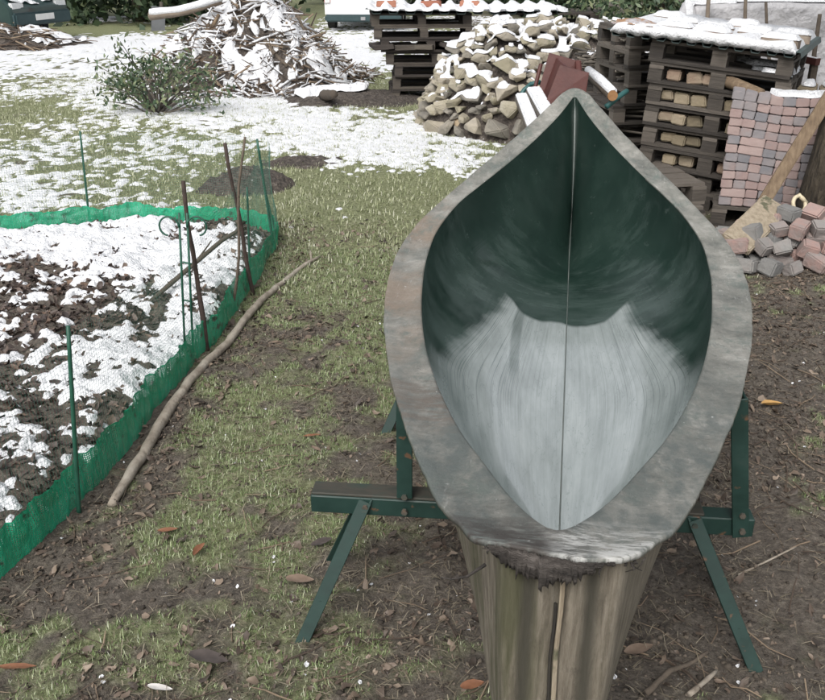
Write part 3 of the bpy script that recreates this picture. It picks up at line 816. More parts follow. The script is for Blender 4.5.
HF = [(a * nhp + j, a * nhp + (j + 1) % nhp, (a + 1) * nhp + (j + 1) % nhp, (a + 1) * nhp + j) for a in range(len(levels) - 1) for j in range(nhp)]
half = len(hull_plan(1))
for j in range(half - 1):                                  # bottom strip between the two halves
    a, b_ = j, j + 1; c_, d_ = (nhp - j) % nhp, (nhp - j - 1) % nhp
    HF.append((a, b_, d_, c_) if len({a, b_, c_, d_}) == 4 else tuple(dict.fromkeys((a, b_, d_, c_))))
HF = [f for f in HF if len(set(f)) >= 3]
hm = bpy.data.materials.new('weathered_hull'); hm.use_nodes = True
k = nodes(hm)
grain = k.noise(k.map(k.obj, (24, 24, 2.6)), 3.2, 12, .78, .25)
base = k.ramp(grain, [(.28, (.062, .052, .038)), (.43, (.15, .128, .097)), (.56, (.235, .205, .16)), (.75, (.35, .315, .26))])
bx, by, bz = k.xyz(k.obj)[:3]
grn = k.math('MULTIPLY', k.rng(k.noise(k.map(k.obj, (14, 14, 1.2)), 1.6, 5), .40, .62, 0, .8), k.rng(bx, .03, -.05, .12, 1.0))
c = k.mix(grn, base, (.066, .068, .030))
wear = k.rng(k.noise(k.map(k.obj, (9, 9, 4)), 2.2, 8, .72), .56, .70, 0, .65)
c = k.mix(wear, c, (.045, .038, .028))
pal = k.rng(k.noise(k.map(k.obj, (14, 14, 5)), 3.0, 9, .75), .60, .72, 0, .6)
c = k.mix(pal, c, (.30, .275, .235))
ax_ = k.math('ABSOLUTE', bx)
# grime that has settled in the two flutes
fl = k.math('MULTIPLY', k.rng(k.math('ABSOLUTE', k.math('SUBTRACT', k.math('ABSOLUTE', k.math('SUBTRACT', bx, .012)), .047)), .019, .002, 0, .88), k.rng(by, -1.65, -1.72))
c = k.mix(fl, c, (.045, .042, .030))
k.L.new(c, k.b.inputs['Base Color']); k.b.inputs['Roughness'].default_value = .85
k.bump(grain, 1.0, .007)
hull = obj('hull', HV, HF, hm, canoe, smooth=True); fix_normals(hull.data)
# joint down the stem and its broken upper end
b = MB()
jp = [(.006 + .0012 * math.sin(z * 40), -1.7615, z) for z in np.linspace(.42, .855, 18)]
b.tube(jp, .0028, 5)
M['gap'] = material('gap', [(.3, (.012, .010, .008)), (.7, (.03, .026, .02))], 20, 3, .95)
b.build('stem_joint', M['gap'], canoe)
b = MB()
b.tube([(.014 + .001 * math.sin(z * 31), -1.763, z) for z in np.linspace(.42, .90, 18)], .004, 6)
b.build('joint_batten', M['paleboard'], canoe)
# torn, rotten edge hanging off the near end of the rim
b = MB()
random.seed(21)
tops, bots = [], []
NB = 90
for j in range(NB + 1):
    x = -.098 + .182 * j / NB
    i = int(np.argmin(np.abs(o_[:, 0] - x) + (o_[:, 1] > -1.5) * 9))
    y = o_[i, 1]; zt = float(rim_z(y)) - .006
    env = max(0, 1 - abs((x + .018) / .085) ** 2.2)
    drop = .008 + .040 * env * (.8 + .35 * mnoise.noise(Vector((x * 34, 0, 2)))) + abs(random.gauss(0, .0045)) + (.012 if j % 9 == 4 else 0) * env
    tops.append((x, y - .0015, zt)); bots.append((x + random.uniform(-.002, .002), y + .012 - .018 * env + random.uniform(-.003, .003), zt - drop))
vs, fs = [], []
for lay in (0, 1):
    for r_ in range(5):
        f = r_ / 4
        for j in range(NB + 1):
            p = Vector(tops[j]).lerp(Vector(bots[j]), f)
            p.y += lay * .009 + random.uniform(-.0018, .0018) - .007 * math.sin(f * 3.1) * (1 - lay); vs.append(p)
w_ = NB + 1
for lay in (0, 1):
    for r_ in range(4):
        for j in range(NB):
            a = lay * 5 * w_ + r_ * w_ + j
            fs.append((a, a + 1, a + 1 + w_, a + w_))
for j in range(NB):
    a = 4 * w_ + j; fs.append((a, a + 1, a + 1 + 5 * w_, a + 5 * w_))
M['rotten'] = material('rotten', [(.35, (.016, .013, .011)), (.52, (.045, .038, .033)), (.72, (.12, .105, .095))], 9, 7, .85, (60, .8, .008), stretch=(2, 2, 9))
b.add(vs, fs)
for j in range(26):       # hanging splinters
    x = random.uniform(-.12, .14)
    i = int(np.argmin(np.abs(o_[:, 0] - x) + (o_[:, 1] > -1.5) * 9)); y = o_[i, 1]; zt = float(rim_z(y)) - .012
    l_ = random.uniform(.006, .022)
    b.tube([(x, y, zt), (x + random.uniform(-.006, .006), y - .002, zt - l_ * .5), (x + random.uniform(-.012, .012), y + .002, zt - l_)], [.0022, .0016, .0005], 4)
b.tube([(-.10, -1.765, .915), (-.125, -1.785, .905), (-.15, -1.78, .893), (-.165, -1.78, .895)], [.003, .0022, .0016, .001], 5)
b.build('torn_edge', M['rotten'], canoe, smooth=True)

# ================================================================== TRESTLES
def trestle(loc, label, ups, tops):
    t = empty('steel_trestle', loc, BOAT_RZ + R(4))
    tag(t, label, 'trestle', 'green steel trestles under the canoe')
    gs = M['greensteel']
    xr = max(.53, ups[1] + .03)
    b = MB(); b.box(((xr - .652) / 2, 0, .352), (xr + .652, .055, .054)); b.build('crossbar', gs, t, bevel=.003)
    b = MB(); b.box((-.125, .006, .383), (1.05, .060, .008)); b.build('top_plate', M['grimy_top'], t, bevel=.002)
    for x, ln_ in zip(ups, tops):
        b = MB(); sx = -1 if x > 0 else 1
        b.beam((x, -.036, .33 if x > 0 else .393), (x + ln_, -.036, .735), .042, .007, (0, 1, 0))
        b.beam((x - sx * .0175, -.008, .33 if x > 0 else .393), (x - sx * .0175 + ln_, -.008, .735), .007, .048, (0, 1, 0))
        b.build('upright', gs, t, bevel=.0015)
    for sx, xt, xf in ((-1, -.50, -.675), (1, .375, .570)):
        for yt, yf, nm in ((-.030, -.19, 0), (.032, .20, 1)):
            b = MB()
            a0, a1 = Vector((xt, yt, .372)), Vector((xf if not nm else xf - sx * .02, yf, -.03))
            b.beam(a0, a1, .036, .007, (0, -1 if not nm else 1, .4))
            b.beam(a0 + Vector((-sx * .017, .016 * (1 if not nm else -1), 0)), a1 + Vector((-sx * .017, .016 * (1 if not nm else -1), 0)), .007, .034, (0, -1, .4))
            b.build('leg', gs, t, bevel=.0012)
        b = MB()
        f0 = Vector((xt, .032, .36)).lerp(Vector((xf, .20, -.03)), .38); f1 = Vector((xt, -.03, .372)).lerp(Vector((xf, -.19, -.03)), .66)
        b.tube([f0, f1], .0065, 8); b.build('brace', gs, t)
    def bolt(a_, c_):
        b = MB(); b.tube([a_, c_], .0085, 6); b.build('bolt', M['alloy_dull'], t)
    for xt in (-.50, .375): bolt((xt, -.030, .358), (xt, -.042, .357))
    for x, ln_ in zip(ups, tops): bolt((x, -.036, .352), (x, -.048, .352)); bolt((x + ln_ * .1, -.036, .40), (x + ln_ * .1, -.046, .40))
    return t
M['alloy_dull'] = material('alloy_dull', [(.3, (.03, .05, .042)), (.6, (.09, .075, .06)), (.8, (.13, .09, .06))], 60, 3, .6)
def boat_pt(s, t_, z=0): return BOAT_C + BOAT_A * s + BOAT_N * t_ + Vector((0, 0, z))
trestle(boat_pt(-.775, 0), 'green angle iron trestle under the near half of the canoe', (-.392, .497), (.0, -.062))
trestle(boat_pt(.40, 0), 'green angle iron trestle mostly hidden under the far half of the canoe', (-.550, .553), (.0, .0))

# ================================================================== GARDEN BED: edging, netting, stakes
def resample(P, step):
    P = [Vector(p) for p in P]; out = []
    d = [0]
    for a, b in zip(P, P[1:]): d.append(d[-1] + (b - a).length)
    n = max(2, int(d[-1] / step))
    for i in range(n + 1):
        u = d[-1] * i / n; j = 0
        while j < len(d) - 2 and d[j + 1] < u: j += 1
        out.append(P[j].lerp(P[j + 1], (u - d[j]) / max(1e-9, d[j + 1] - d[j])))
    return out
random.seed(5)
path = resample(BED_LINE, .022)
path = [p + Vector((mnoise.noise(p * 2.3) * .035, mnoise.noise(p * 2.3 + Vector((5, 5, 5))) * .035, 0)) for p in path]
pe = resample(path, .0075)
NR = 25
E_ = np.zeros((len(pe), NR, 3)); TT = np.zeros((len(pe), 3))
for i, p in enumerate(pe):
    t = (pe[min(i + 3, len(pe) - 1)] - pe[max(i - 3, 0)]).normalized(); nn = Vector((t.y, -t.x, 0)); TT[i] = t
    hgt = .152 + .015 * mnoise.noise(Vector((p.x * 5, p.y * 5, 1))) + .008 * mnoise.noise(p * 17) + .005 * mnoise.noise(p * 43) - .035 * max(0, min(1, (p.y - 4.6) / 1.0))
    g_0 = gz(p.x, p.y); u_ = i * .0075
    for r_ in range(NR):
        f = r_ / (NR - 1)
        lean = .024 * mnoise.noise(Vector((p.x * 3.1, p.y * 3.1, 4))) * f + (.011 * mnoise.noise(Vector((u_ * 22, f * 1.5, 3))) + .006 * mnoise.noise(Vector((u_ * 55, f * 4, 8)))) * (.3 + f)
        q = p + nn * lean
        E_[i, r_] = (q.x, q.y, g_0 - .03 + (hgt + .03) * f + .004 * mnoise.noise(Vector((u_ * 30, f * 3, 1))))
Vs_, Fs_ = [], []; o_f = 0
for i in range(len(pe)):                       # upright strands
    of = TT[i] * .0027
    Vs_ += [E_[i] - of, E_[i] + of]; k_ = np.arange(NR - 1); Fs_.append(np.stack([k_, k_ + 1, k_ + 1 + NR, k_ + NR], -1) + o_f); o_f += 2 * NR
m_ = len(pe)
for r_ in range(NR):                           # level strands
    of = np.array((0, 0, .0021 if r_ < NR - 1 else .0035))
    Vs_ += [E_[:, r_] - of, E_[:, r_] + of]; k_ = np.arange(m_ - 1); Fs_.append(np.stack([k_, k_ + 1, k_ + 1 + m_, k_ + m_], -1) + o_f); o_f += 2 * m_
tag(np_obj('lawn_edging', np.concatenate(Vs_), np.concatenate(Fs_), M['edging']), 'bright green woven mesh edging standing round the garden bed', 'edging')

# wire netting above the edging: real strands, square mesh
pitch = .016
npth = resample([p for p in path], pitch)
netH = .60
def net_top(p):      # hangs from the stakes, sags between
    return netH + .05 * mnoise.noise(Vector((p.x * 1.4, p.y * 1.4, 8))) - .10 * math.exp(-((p.y - 3.6) / .5) ** 2)
nz = int(netH / pitch)
P = np.zeros((len(npth), nz + 1, 3))
for i, p in enumerate(npth):
    t = (npth[min(i + 1, len(npth) - 1)] - npth[max(i - 1, 0)]).normalized(); nn = Vector((-t.y, t.x, 0))
    top = net_top(p); g = gz(p.x, p.y)
    for r_ in range(nz + 1):
        f = r_ / nz
        bulge = .03 * mnoise.noise(Vector((p.x * 2, p.y * 2, f * 2))) + .012 + .16 * math.exp(-((p.y - 3.85) / .35) ** 2) * (p.x > -1.5) * f ** 1.5
        slump = .10 * math.exp(-((p.y - 3.85) / .35) ** 2) * (p.x > -1.5) * f
        q = p + nn * bulge
        P[i, r_] = (q.x, q.y, g + .01 + f * top - slump)
def ribbons(lines, w, vertical):
    """thin flat strands, crossed pair so that they show from every side"""
    Vs, Fs = [], []; o = 0
    for ln in lines:
        m_ = len(ln)
        offs = [np.array((w / 2, 0, 0)), np.array((0, w / 2, 0))] if vertical else [np.array((0, 0, w / 2))]
        for of in offs:
            Vs.append(np.concatenate([ln - of, ln + of]))
            k_ = np.arange(m_ - 1)
            Fs.append(np.stack([k_, k_ + 1, k_ + 1 + m_, k_ + m_], -1) + o); o += 2 * m_
    return np.concatenate(Vs), np.concatenate(Fs)
V1, F1 = ribbons([P[i, ::4] for i in range(len(npth))], .0009, True)
V2, F2 = ribbons([P[::3, j] for j in range(nz + 1)], .0009, False)
net = np_obj('wire_netting', np.concatenate([V1, V2]), np.concatenate([F1, F2 + len(V1)]), M['netwire'])
tag(net, 'fine green wire netting strung on stakes around the garden bed', 'netting')

def stick(name, base_px, top_px, r, mat, label, cat, group, lean_y=0.0, n=6, jit=.0, wob=0.0, top_z=None, tip=None):
    a = G(*base_px); a.z = gz(a.x, a.y) - .06
    bt = A(*top_px, a.y + lean_y)
    pts = []
    for i in range(9):
        f = i / 8
        p = a.lerp(bt, f) + Vector((mnoise.noise(Vector((f * 3, a.x * 9, 1))), mnoise.noise(Vector((f * 3, a.x * 9, 5))), 0)) * wob * math.sin(f * 3.14)
        pts.append(p)
    b = MB(); b.tube(pts, [r * (1 - .25 * i / 8) for i in range(9)], n, jit)
    o = b.build(name, mat, smooth=True)
    return tag(o, label, cat, group)
gS = 'garden stakes holding the netting'
stick('garden_stake', (77, 512), (68, 326), .0085, M['stakegreen'], 'green metal stake at the front of the netted bed, alone over snow', 'stake', gS)
stick('garden_stake', (89, 221), (80, 131), .0085, M['stakegreen'], 'green metal stake behind the bed at the back edging, far from the other sticks', 'stake', gS)
stick('garden_stake', (275, 250), (257, 139), .0095, M['stakegreen'], 'tall green metal stake at the outer back corner of the bed', 'stake', gS, lean_y=-.05)
stick('garden_stake', (277, 236), (263, 180), .0075, M['stakegreen'], 'short thin green stake just behind the tall corner stake', 'stake', gS)
stick('garden_stake', (250, 283), (247, 187), .0075, M['stakegreen'], 'thin green stake close behind the crossed brown sticks', 'stake', gS)
gB = 'brown wooden sticks in the edging'
stick('wooden_stick', (207, 348), (183, 181), .013, M['rust_stick'], 'knobbly brown stick standing in the edging beside the curly wire support', 'stick', gB, jit=.2, wob=.02)
stick('wooden_stick', (254, 294), (225, 143), .013, M['rust_stick'], 'thickest dark brown stick leaning over the edging, crossing another stick', 'stick', gB, jit=.15, wob=.02)
stick('wooden_stick', (231, 311), (245, 137), .009, M['bark'], 'thin light brown stick that crosses the dark leaning one', 'stick', gB, jit=.15, wob=.03)
# fallen branch leaning across the sticks inside the bed
b = MB()
pp = [A(148, 303, 4.35), A(170, 284, 4.45), A(196, 262, 4.55), A(222, 240, 4.62), A(236, 232, 4.66), A(244, 221, 4.7)]
b.tube(pp, [.011, .013, .013, .012, .010, .006], 7, .12)
b.tube([pp[2], pp[2] + Vector((.08, .06, .10))], [.007, .003], 6)
tag(b.build('leaning_branch', M['bark'], smooth=True), 'slanting bare branch caught between the netting and brown sticks', 'branch')
# plant support: paired wires with curled heads
sp = empty('plant_support', G(189, 352))
tag(sp, 'green wire plant support with curled tops beside the knobbly stick', 'plant support')
b0 = G(189, 352); Yb = b0.y
def rel(v): return Vector(v) - b0
for x0, x1 in ((185, 179), (193, 187)):
    b = MB(); b.tube([rel(A(x0, 352, Yb)), rel(A((x0 + x1) / 2, 280, Yb)), rel(A(x1, 213, Yb))], .0055, 6); b.build('upright_wire', M['stakegreen'], sp, smooth=True)
for sgn, x1, x0 in ((-1, 179, 183), (1, 187, 184)):
    c0 = rel(A(x1, 222, Yb)); b = MB()
    pts = []
    for i in range(22):
        a = math.pi * (i / 21) * 1.45; rr = .047 * (1 - .25 * i / 21)
        pts.append(c0 + Vector((sgn * (.047 - rr * math.cos(a)), -.01, rr * math.sin(a) * 1.1 - .02)))
    b.tube(pts, .0045, 6); b.build('curl', M['stakegreen'], sp, smooth=True)
for yy in (262, 300):
    b = MB(); b.tube([rel(A(182 + (yy - 240) * .03, yy, Yb)), rel(A(191 + (yy - 240) * .03, yy + 2, Yb))], .004, 6); b.build('cross_wire', M['stakegreen'], sp, smooth=True)

# long pole of driftwood lying outside the edging
LOG = [(112, 507), (128, 481), (140, 459), (152, 438), (166, 414), (190, 383), (210, 360), (228, 343), (243, 324), (262, 303), (278, 289), (296, 273), (308, 267), (320, 260)]
RADS = [v_ * .86 for v_ in (.017, .022, .025, .025, .024, .024, .023, .023, .022, .021, .020, .018, .014, .009)]
pts = [G(*q) for q in LOG]; pts = [Vector((p.x, p.y, gz(p.x, p.y) + r_ * .75)) for p, r_ in zip(pts, RADS)]
b = MB()
fine = resample(pts, .05); fr = [np.interp(i / (len(fine) - 1), np.linspace(0, 1, len(RADS)), RADS) * (1 + .10 * mnoise.noise(Vector((i * .7, 3, 1)))) for i in range(len(fine))]
fine = [p + Vector((mnoise.noise(Vector((i * .5, 1, 1))) * .01, 0, 0)) for i, p in enumerate(fine)]
b.tube(fine, fr, 10, .06)
b.tube([fine[-3], fine[-3] + Vector((-.01, .05, .05))], [.008, .004], 6)
tag(b.build('driftwood_pole', M['driftwood'], smooth=True), 'long crooked pale branch lying on the grass along the edging', 'branch')

# heap of dug earth on the lawn
def heap_mesh(c, rx, ry, h, n=60, seed=3, power=1.6, rough=.25):
    u = np.linspace(-1.25, 1.25, n); U, Vv = np.meshgrid(u, u)
    x = c[0] + U * rx; y = c[1] + Vv * ry
    nn = fbm(x * 6 / max(rx, .3), y * 6 / max(ry, .3), 4, seed)
    rr = np.sqrt(U ** 2 + Vv ** 2) * (1 + (fbm(U * 1.5 + 9, Vv * 1.5, 3, seed + 3) - .5) * .7)
    z = h * np.clip(1 - rr, -1, 1) * (1 - rough / 2 + rough * nn) ; z = np.where(z > 0, h * (np.clip(z / h, 0, 1)) ** (1 / power), z * .5)
    z = z + (fbm(x * 18, y * 18, 3, seed + 5) - .5) * .05 * (z > 0) + ground_z(x, y) - .012
    Vt = np.stack([x, y, z], -1).reshape(-1, 3)
    I = np.arange(n * n).reshape(n, n)
    return Vt, np.stack([I[:-1, :-1], I[:-1, 1:], I[1:, 1:], I[1:, :-1]], -1).reshape(-1, 4)
c0 = G(246, 186); V, F = heap_mesh((c0.x, c0.y), .40, .34, .17, seed=3)
tag(np_obj('soil_heap', V, F, M['mud_heap'], smooth=True), 'dark heap of dug earth on the lawn behind the netted bed', 'soil heap')
c0 = G(300, 163); V, F = heap_mesh((c0.x, c0.y), .42, .2, .06, seed=13)
tag(np_obj('soil_heap', V, F, M['mud_heap'], smooth=True), 'low spread of dark crumbled earth beside the taller soil heap', 'soil heap')
c0 = G(362, 100); V, F = heap_mesh((c0.x, c0.y), 1.0, .75, .13, seed=23)
tag(np_obj('soil_heap', V, F, M['mud_heap'], smooth=True), 'low bank of bare brown soil between the brushwood and the pallets', 'soil heap')

# single leaves and bits that stand out on the mud
def big_leaf(px, size, mat, label, rot, pointed=1.0, curl=.25, cat='leaf', sq=.5):
    p = G(*px); z0 = gz(p.x, p.y)
    b = MB(); n = 9; vs = []
    for i in range(n):
        f = i / (n - 1); w = math.sin(math.pi * min(1, f * .92 + .06)) ** .8 * size * sq * (1 - .2 * f)
        for s_ in (-1, -.5, 0, .5, 1):
            vs.append(((f - .5) * size * 2, s_ * w * (1 + .12 * mnoise.noise(Vector((f * 9, s_ * 4, size * 99)))), abs(s_) ** 1.6 * w * curl + curl * .6 * size * (f - .5) ** 2 + .003 * mnoise.noise(Vector((f * 6, s_ * 3, px[0])))))
    fs = [(i * 5 + j, (i + 1) * 5 + j, (i + 1) * 5 + j + 1, i * 5 + j + 1) for i in range(n - 1) for j in range(4)]
    b.add(vs, fs)
    o = b.build('fallen_leaf', mat, smooth=True)
    o.location = (p.x, p.y, z0 + .014); o.rotation_euler = (random.uniform(-.2, .2), random.uniform(-.2, .2), rot)
    tag(o, label, cat, 'single fallen leaves')
big_leaf((771, 411), .052, M['yellowleaf'], 'yellow curled leaf lying alone on the mud beside the canoe', .3, curl=.9, sq=.42)
big_leaf((209, 662), .055, M['darkleaf'], 'largest dark grey leaf lying flat on grass near the bottom edge', -.2)
big_leaf((300, 583), .042, M['tanleaf'], 'rounded tan leaf beside the foot of the trestle leg', .1, sq=.55)
big_leaf((18, 671), .055, M['orangeleaf'], 'rust brown leaf at the bottom corner below the green edging', -.1, sq=.28)
big_leaf((200, 553), .030, M['orangeleaf'], 'bright orange curled leaf on grass halfway between pole and trestle', 1.2, curl=1.0)
big_leaf((168, 532), .032, M['orangeleaf'], 'rusty leaf lying across the grass below the end of the pole', .2, sq=.35)
big_leaf((160, 688), .035, M['paleleaf'], 'whitish dry leaf near the bottom of the yard by the dark leaf', -.2, sq=.35)
big_leaf((472, 691), .032, M['orangeleaf'], 'orange leaf close beside the base of the canoe stem', .3)
big_leaf((638, 655), .046, M['tanleaf'], 'brown leaf on the mud just to the side of the canoe stem', .4, sq=.45)
big_leaf((322, 548), .036, M['darkleaf'], 'dark leaf beneath the long end of the trestle crossbar', .5)
big_leaf((275, 344), .030, M['tanleaf'], 'small tan leaf on the grass beside the middle of the driftwood pole', 0, sq=.4)
big_leaf((316, 452), .034, M['tanleaf'], 'pinkish tan leaf on grass above the end of the trestle crossbar', 2.2, sq=.3)
big_leaf((312, 438), .034, M['orangeleaf'], 'reddish leaf on the corridor of grass near the canoe rim', .1, sq=.35)
# sticks on the mud at the lower right
gT = 'loose sticks on the mud beside the canoe'
def ground_stick(pxs, r, mat, label):
    P_ = [G(*q) for q in pxs]; P_ = [Vector((p.x, p.y, gz(p.x, p.y) + r * 1.1 + .004 * (i % 2))) for i, p in enumerate(P_)]
    b = MB(); f_ = resample(P_, .025)
    b.tube(f_, [r * (1 - .4 * i / len(f_)) * (1 + .15 * mnoise.noise(Vector((i * .8, r * 900, 1)))) for i in range(len(f_))], 7, .1)
    tag(b.build('loose_stick', mat, smooth=True), label, 'stick', gT)
ground_stick([(645, 703), (668, 682), (690, 668), (706, 660)], .0085, M['bark'], 'reddish brown stick at the bottom beside the canoe stem')
ground_stick([(688, 704), (703, 688), (716, 674)], .008, M['driftwood'], 'short pale broken stick at the bottom with a light end')
ground_stick([(655, 657), (668, 668), (680, 676)], .004, M['twig'], 'thin bent twig crossing the reddish brown stick')
ground_stick([(738, 575), (765, 565), (795, 551)], .004, M['driftwood'], 'long thin straw coloured twig on the mud past the trestle')
ground_stick([(700, 555), (722, 590), (733, 610)], .005, M['driftwood'], 'pale twig lying behind the trestle leg')

# ================================================================== TIMBER: pallets
def pallet_proto(name, W_, D_, mat, seed):
    """origin at the front corner on the ground; x along the front, y to the back, .144 high"""
    rs = random.Random(seed)
    t = empty(name, (0, 0, 0))
    b = MB(); n = 5
    for k in range(n):
        y = (k + .5) * D_ / n
        b.box((W_ / 2 + rs.uniform(-.006, .006), y + rs.uniform(-.008, .008), .133), (W_ + rs.uniform(-.02, .01), D_ / n * rs.uniform(.72, .92), .021), Matrix.Rotation(rs.uniform(-.012, .012), 3, 'Z'))
    b.build('deck', mat, t)
    for k, x in enumerate((.05, W_ / 2, W_ - .05)):
        b = MB(); b.box((x, D_ / 2, .111), (.10, D_, .022)); b.build('bearer', mat, t)
    for y in (.05, D_ / 2, D_ - .05):
        for x in (.05, W_ / 2, W_ - .05):
            b = MB(); b.box((x + rs.uniform(-.004, .004), y + rs.uniform(-.004, .004), .061), (.10 * rs.uniform(.9, 1.05), .098, .078), Matrix.Rotation(rs.uniform(-.05, .05), 3, 'Z')); b.build('block', mat, t)
        b = MB(); b.box((W_ / 2, y, .011), (W_, .10, .021)); b.build('base_board', mat, t)
    return t
ORD = ['topmost', 'second', 'third', 'fourth', 'fifth', 'sixth', 'seventh', 'eighth', 'ninth']
def pallet_stack(proto, n, corner, rz, where, jitter, group, first, tilt=0.0, skip=(), extra=None):
    made = []
    rs = random.Random(int(corner[0] * 1000))
    for k in range(n):
        dx, dy, dr = rs.uniform(-jitter, jitter), rs.uniform(-jitter, jitter) * .4, rs.uniform(-.03, .03)
        if extra and k in extra: dx += extra[k]
        m = Matrix.Rotation(rz, 3, 'Z')
        off = m @ Vector((dx, dy, 0))
        loc = Vector(corner) + off + Vector((0, 0, .1455 * k + tilt * 0))
        o = ORD[n - 1 - k]
        lab = ('topmost pallet' if k == n - 1 else ('bottom pallet' if k == 0 else o + ' pallet down')) + ' ' + where
        if first and k == 0:
            r_ = proto; r_.location = loc; r_.rotation_euler = (0, tilt, rz + dr); r_['label'] = lab
        else:
            r_ = dup(proto, loc, (0, tilt, rz + dr), lab)
        r_['category'] = 'pallet'; r_['group'] = group
        made.append(r_)
    return made
pgroup = 'wooden pallets stacked in the yard'
RZA = R(-28)
cA = G(634, 202); cA.z = gz(cA.x, cA.y)
pa = pallet_proto('pallet', .95, .80, M['oldwood'], 3)
stackA = pallet_stack(pa, 8, cA, RZA, 'of the brick shelf stack beside the paver wall', .012, pgroup, True, tilt=R(4.5))
RZB = R(9)
cB = Vector((1.70, 7.35, gz(1.7, 7.3)))
pb = pallet_proto('pallet', 1.1, .78, M['oldwood'], 8)
stackB = pallet_stack(pb, 8, cB, RZB, 'of the grey stack tucked behind the brick shelf stack', .02, pgroup, True, extra={0: -.12, 1: -.10, 2: -.14, 3: -.09, 4: -.02})
cB2 = Vector((1.55, 8.35, gz(1.5, 8.4)))
stackB2 = pallet_stack(pb, 4, cB2, R(9), 'under the firewood beside the stone heap', .03, pgroup, False, extra={0: -.1, 1: -.06})
RZC = R(-24)
cC = Vector((2.60, 6.28, gz(2.6, 6.28)))
stackC = pallet_stack(pa, 5, cC, RZC, 'under the yellow bricks behind the paver wall', .012, pgroup, False)
cL = G(396, 101); cL.z = gz(cL.x, cL.y)
pl = pallet_proto('pallet', 1.2, .9, M['darkwood'], 15)
stackL = pallet_stack(pl, 7, cL + Vector((-.05, 0, 0)), R(3), 'of the dark stack by the white van', .05, pgroup, True, extra={4: -.10, 5: -.20, 6: -.25, 3: -.05})
stackL2 = pallet_stack(pl, 7, cL + Vector((1.22, .12, 0)), R(1), 'of the dark stack half hidden behind the stone heap', .03, pgroup, False)
# boards and logs in the third gap of the dark stack
g_ = 'boards wedged into the dark pallet stack'
for i in range(5):
    b = MB(); x0 = cL.x - .18 + i * .27
    b.box((0, 0, 0), (.24, .5, .05), Matrix.Rotation(random.uniform(-.3, .3), 3, 'Y'), .006)
    o = b.build('board_offcut', M['darkwood']); o.location = (x0, cL.y + .15, cL.z + .1455 * 4 + .060); o.rotation_euler = (0, 0, random.uniform(-.2, .2))
    tag(o, 'dark board offcut pushed into a gap of the dark pallet stack', 'board', g_)

def rock(name, size, mat, seed, npts=13, bev=.055):
    rs = random.Random(seed)
    bm = bmesh.new()
    for i in range(npts):
        v = Vector((rs.uniform(-1, 1), rs.uniform(-1, 1), rs.uniform(-1, 1)))
        mx = max(abs(v.x), abs(v.y), abs(v.z)); v = v / mx * rs.uniform(.82, 1.0)
        v = v.lerp(v.normalized(), .14)
        bm.verts.new((v.x * size[0] / 2, v.y * size[1] / 2, v.z * size[2] / 2))
    r_ = bmesh.ops.convex_hull(bm, input=bm.verts)
    bmesh.ops.delete(bm, geom=[g for g in r_['geom_interior'] if isinstance(g, bmesh.types.BMVert)], context='VERTS')
    bmesh.ops.dissolve_limit(bm, angle_limit=R(14), verts=bm.verts, edges=bm.edges)
    bmesh.ops.bevel(bm, geom=list(bm.edges), offset=bev * min(size), segments=2, affect='EDGES', clamp_overlap=True)
    bmesh.ops.triangulate(bm, faces=bm.faces)
    bmesh.ops.subdivide_edges(bm, edges=[e for e in bm.edges if e.calc_length() > .35 * max(size)], cuts=1)
    for v in bm.verts:
        v.co += v.co.normalized() * .035 * max(size) * mnoise.noise(v.co * (5 / max(size)) + Vector((seed, 0, 0)))
    bmesh.ops.recalc_face_normals(bm, faces=bm.faces)
    me = bpy.data.meshes.new(name); bm.to_mesh(me); bm.free()
    me.materials.append(mat)
    o = bpy.data.objects.new(name, me); COL.objects.link(o)
    return o
# ------------------------------------------------------------------ bricks
def brick_mesh(name, size, mat, bev=.006, jit=.004):
    b = MB(); b.box((0, 0, 0), size, None, jit)
    o = obj(name, b.v, b.f, mat, bevel=bev)
    return o
def place(proto, first, loc, rot, label, cat, group):
    if first: o = proto
    else:
        o = proto.copy(); COL.objects.link(o)
    o.location = loc; o.rotation_euler = rot
    return tag(o, label, cat, group)
random.seed(31)
# yellow bricks lying in the gaps of stack A (front edge coordinates)
eA = Vector((math.cos(RZA), math.sin(RZA), 0)); fA = Vector((-math.sin(RZA), math.cos(RZA), 0))
yb = [brick_mesh('brick', (.115, .23, .070), M['yellowbrick'], .008, .006) for _ in range(3)]
used = set()
tb = [brick_mesh('stone_block', (random.uniform(.088, .118), .20, random.uniform(.062, .080)), M['yellowbrick'], .009, .010) for q in range(6)]
for lvl, xs in ((6, (.17, .31, .42)), (5, (.14, .26, .38, .60)), (4, (.15, .25, .36, .62)), (3, (.18, .27, .37, .66)), (2, (.22, .34, .6)), (1, (.2, .35))):
    for x in xs:
        i = random.randrange(6)
        p = cA + eA * x + fA * (.125 + random.uniform(-.01, .03)) + Vector((0, 0, .1455 * lvl + .0275 + .038 - x * math.sin(R(4.5))))
        lab = 'rough tan stone block lying in a gap of the brick shelf pallet stack'
        o = place(tb[i], i not in used, p, (0, random.uniform(-.02, .02), RZA + random.uniform(-.15, .15)), lab, 'stone block', 'tan blocks in the pallet gaps')
        used.add(i)
# yellow bricks on stack C
eC = Vector((math.cos(RZC), math.sin(RZC), 0)); fC = Vector((-math.sin(RZC), math.cos(RZC), 0))
topC = cC.z + .1455 * 5
for row in range(2):
    for k in range(7):
        p = cC + eC * (.07 + k * .128 + random.uniform(-.006, .006)) + fC * (.13 + random.uniform(-.015, .015)); p.z = topC + .037 + row * .073
        place(yb[k % 3], row == 0 and k < 3, p, (0, 0, RZC + random.uniform(-.06, .06)), 'yellow brick in the snow capped double row behind the paver wall', 'brick', 'yellow bricks stacked behind the pavers')
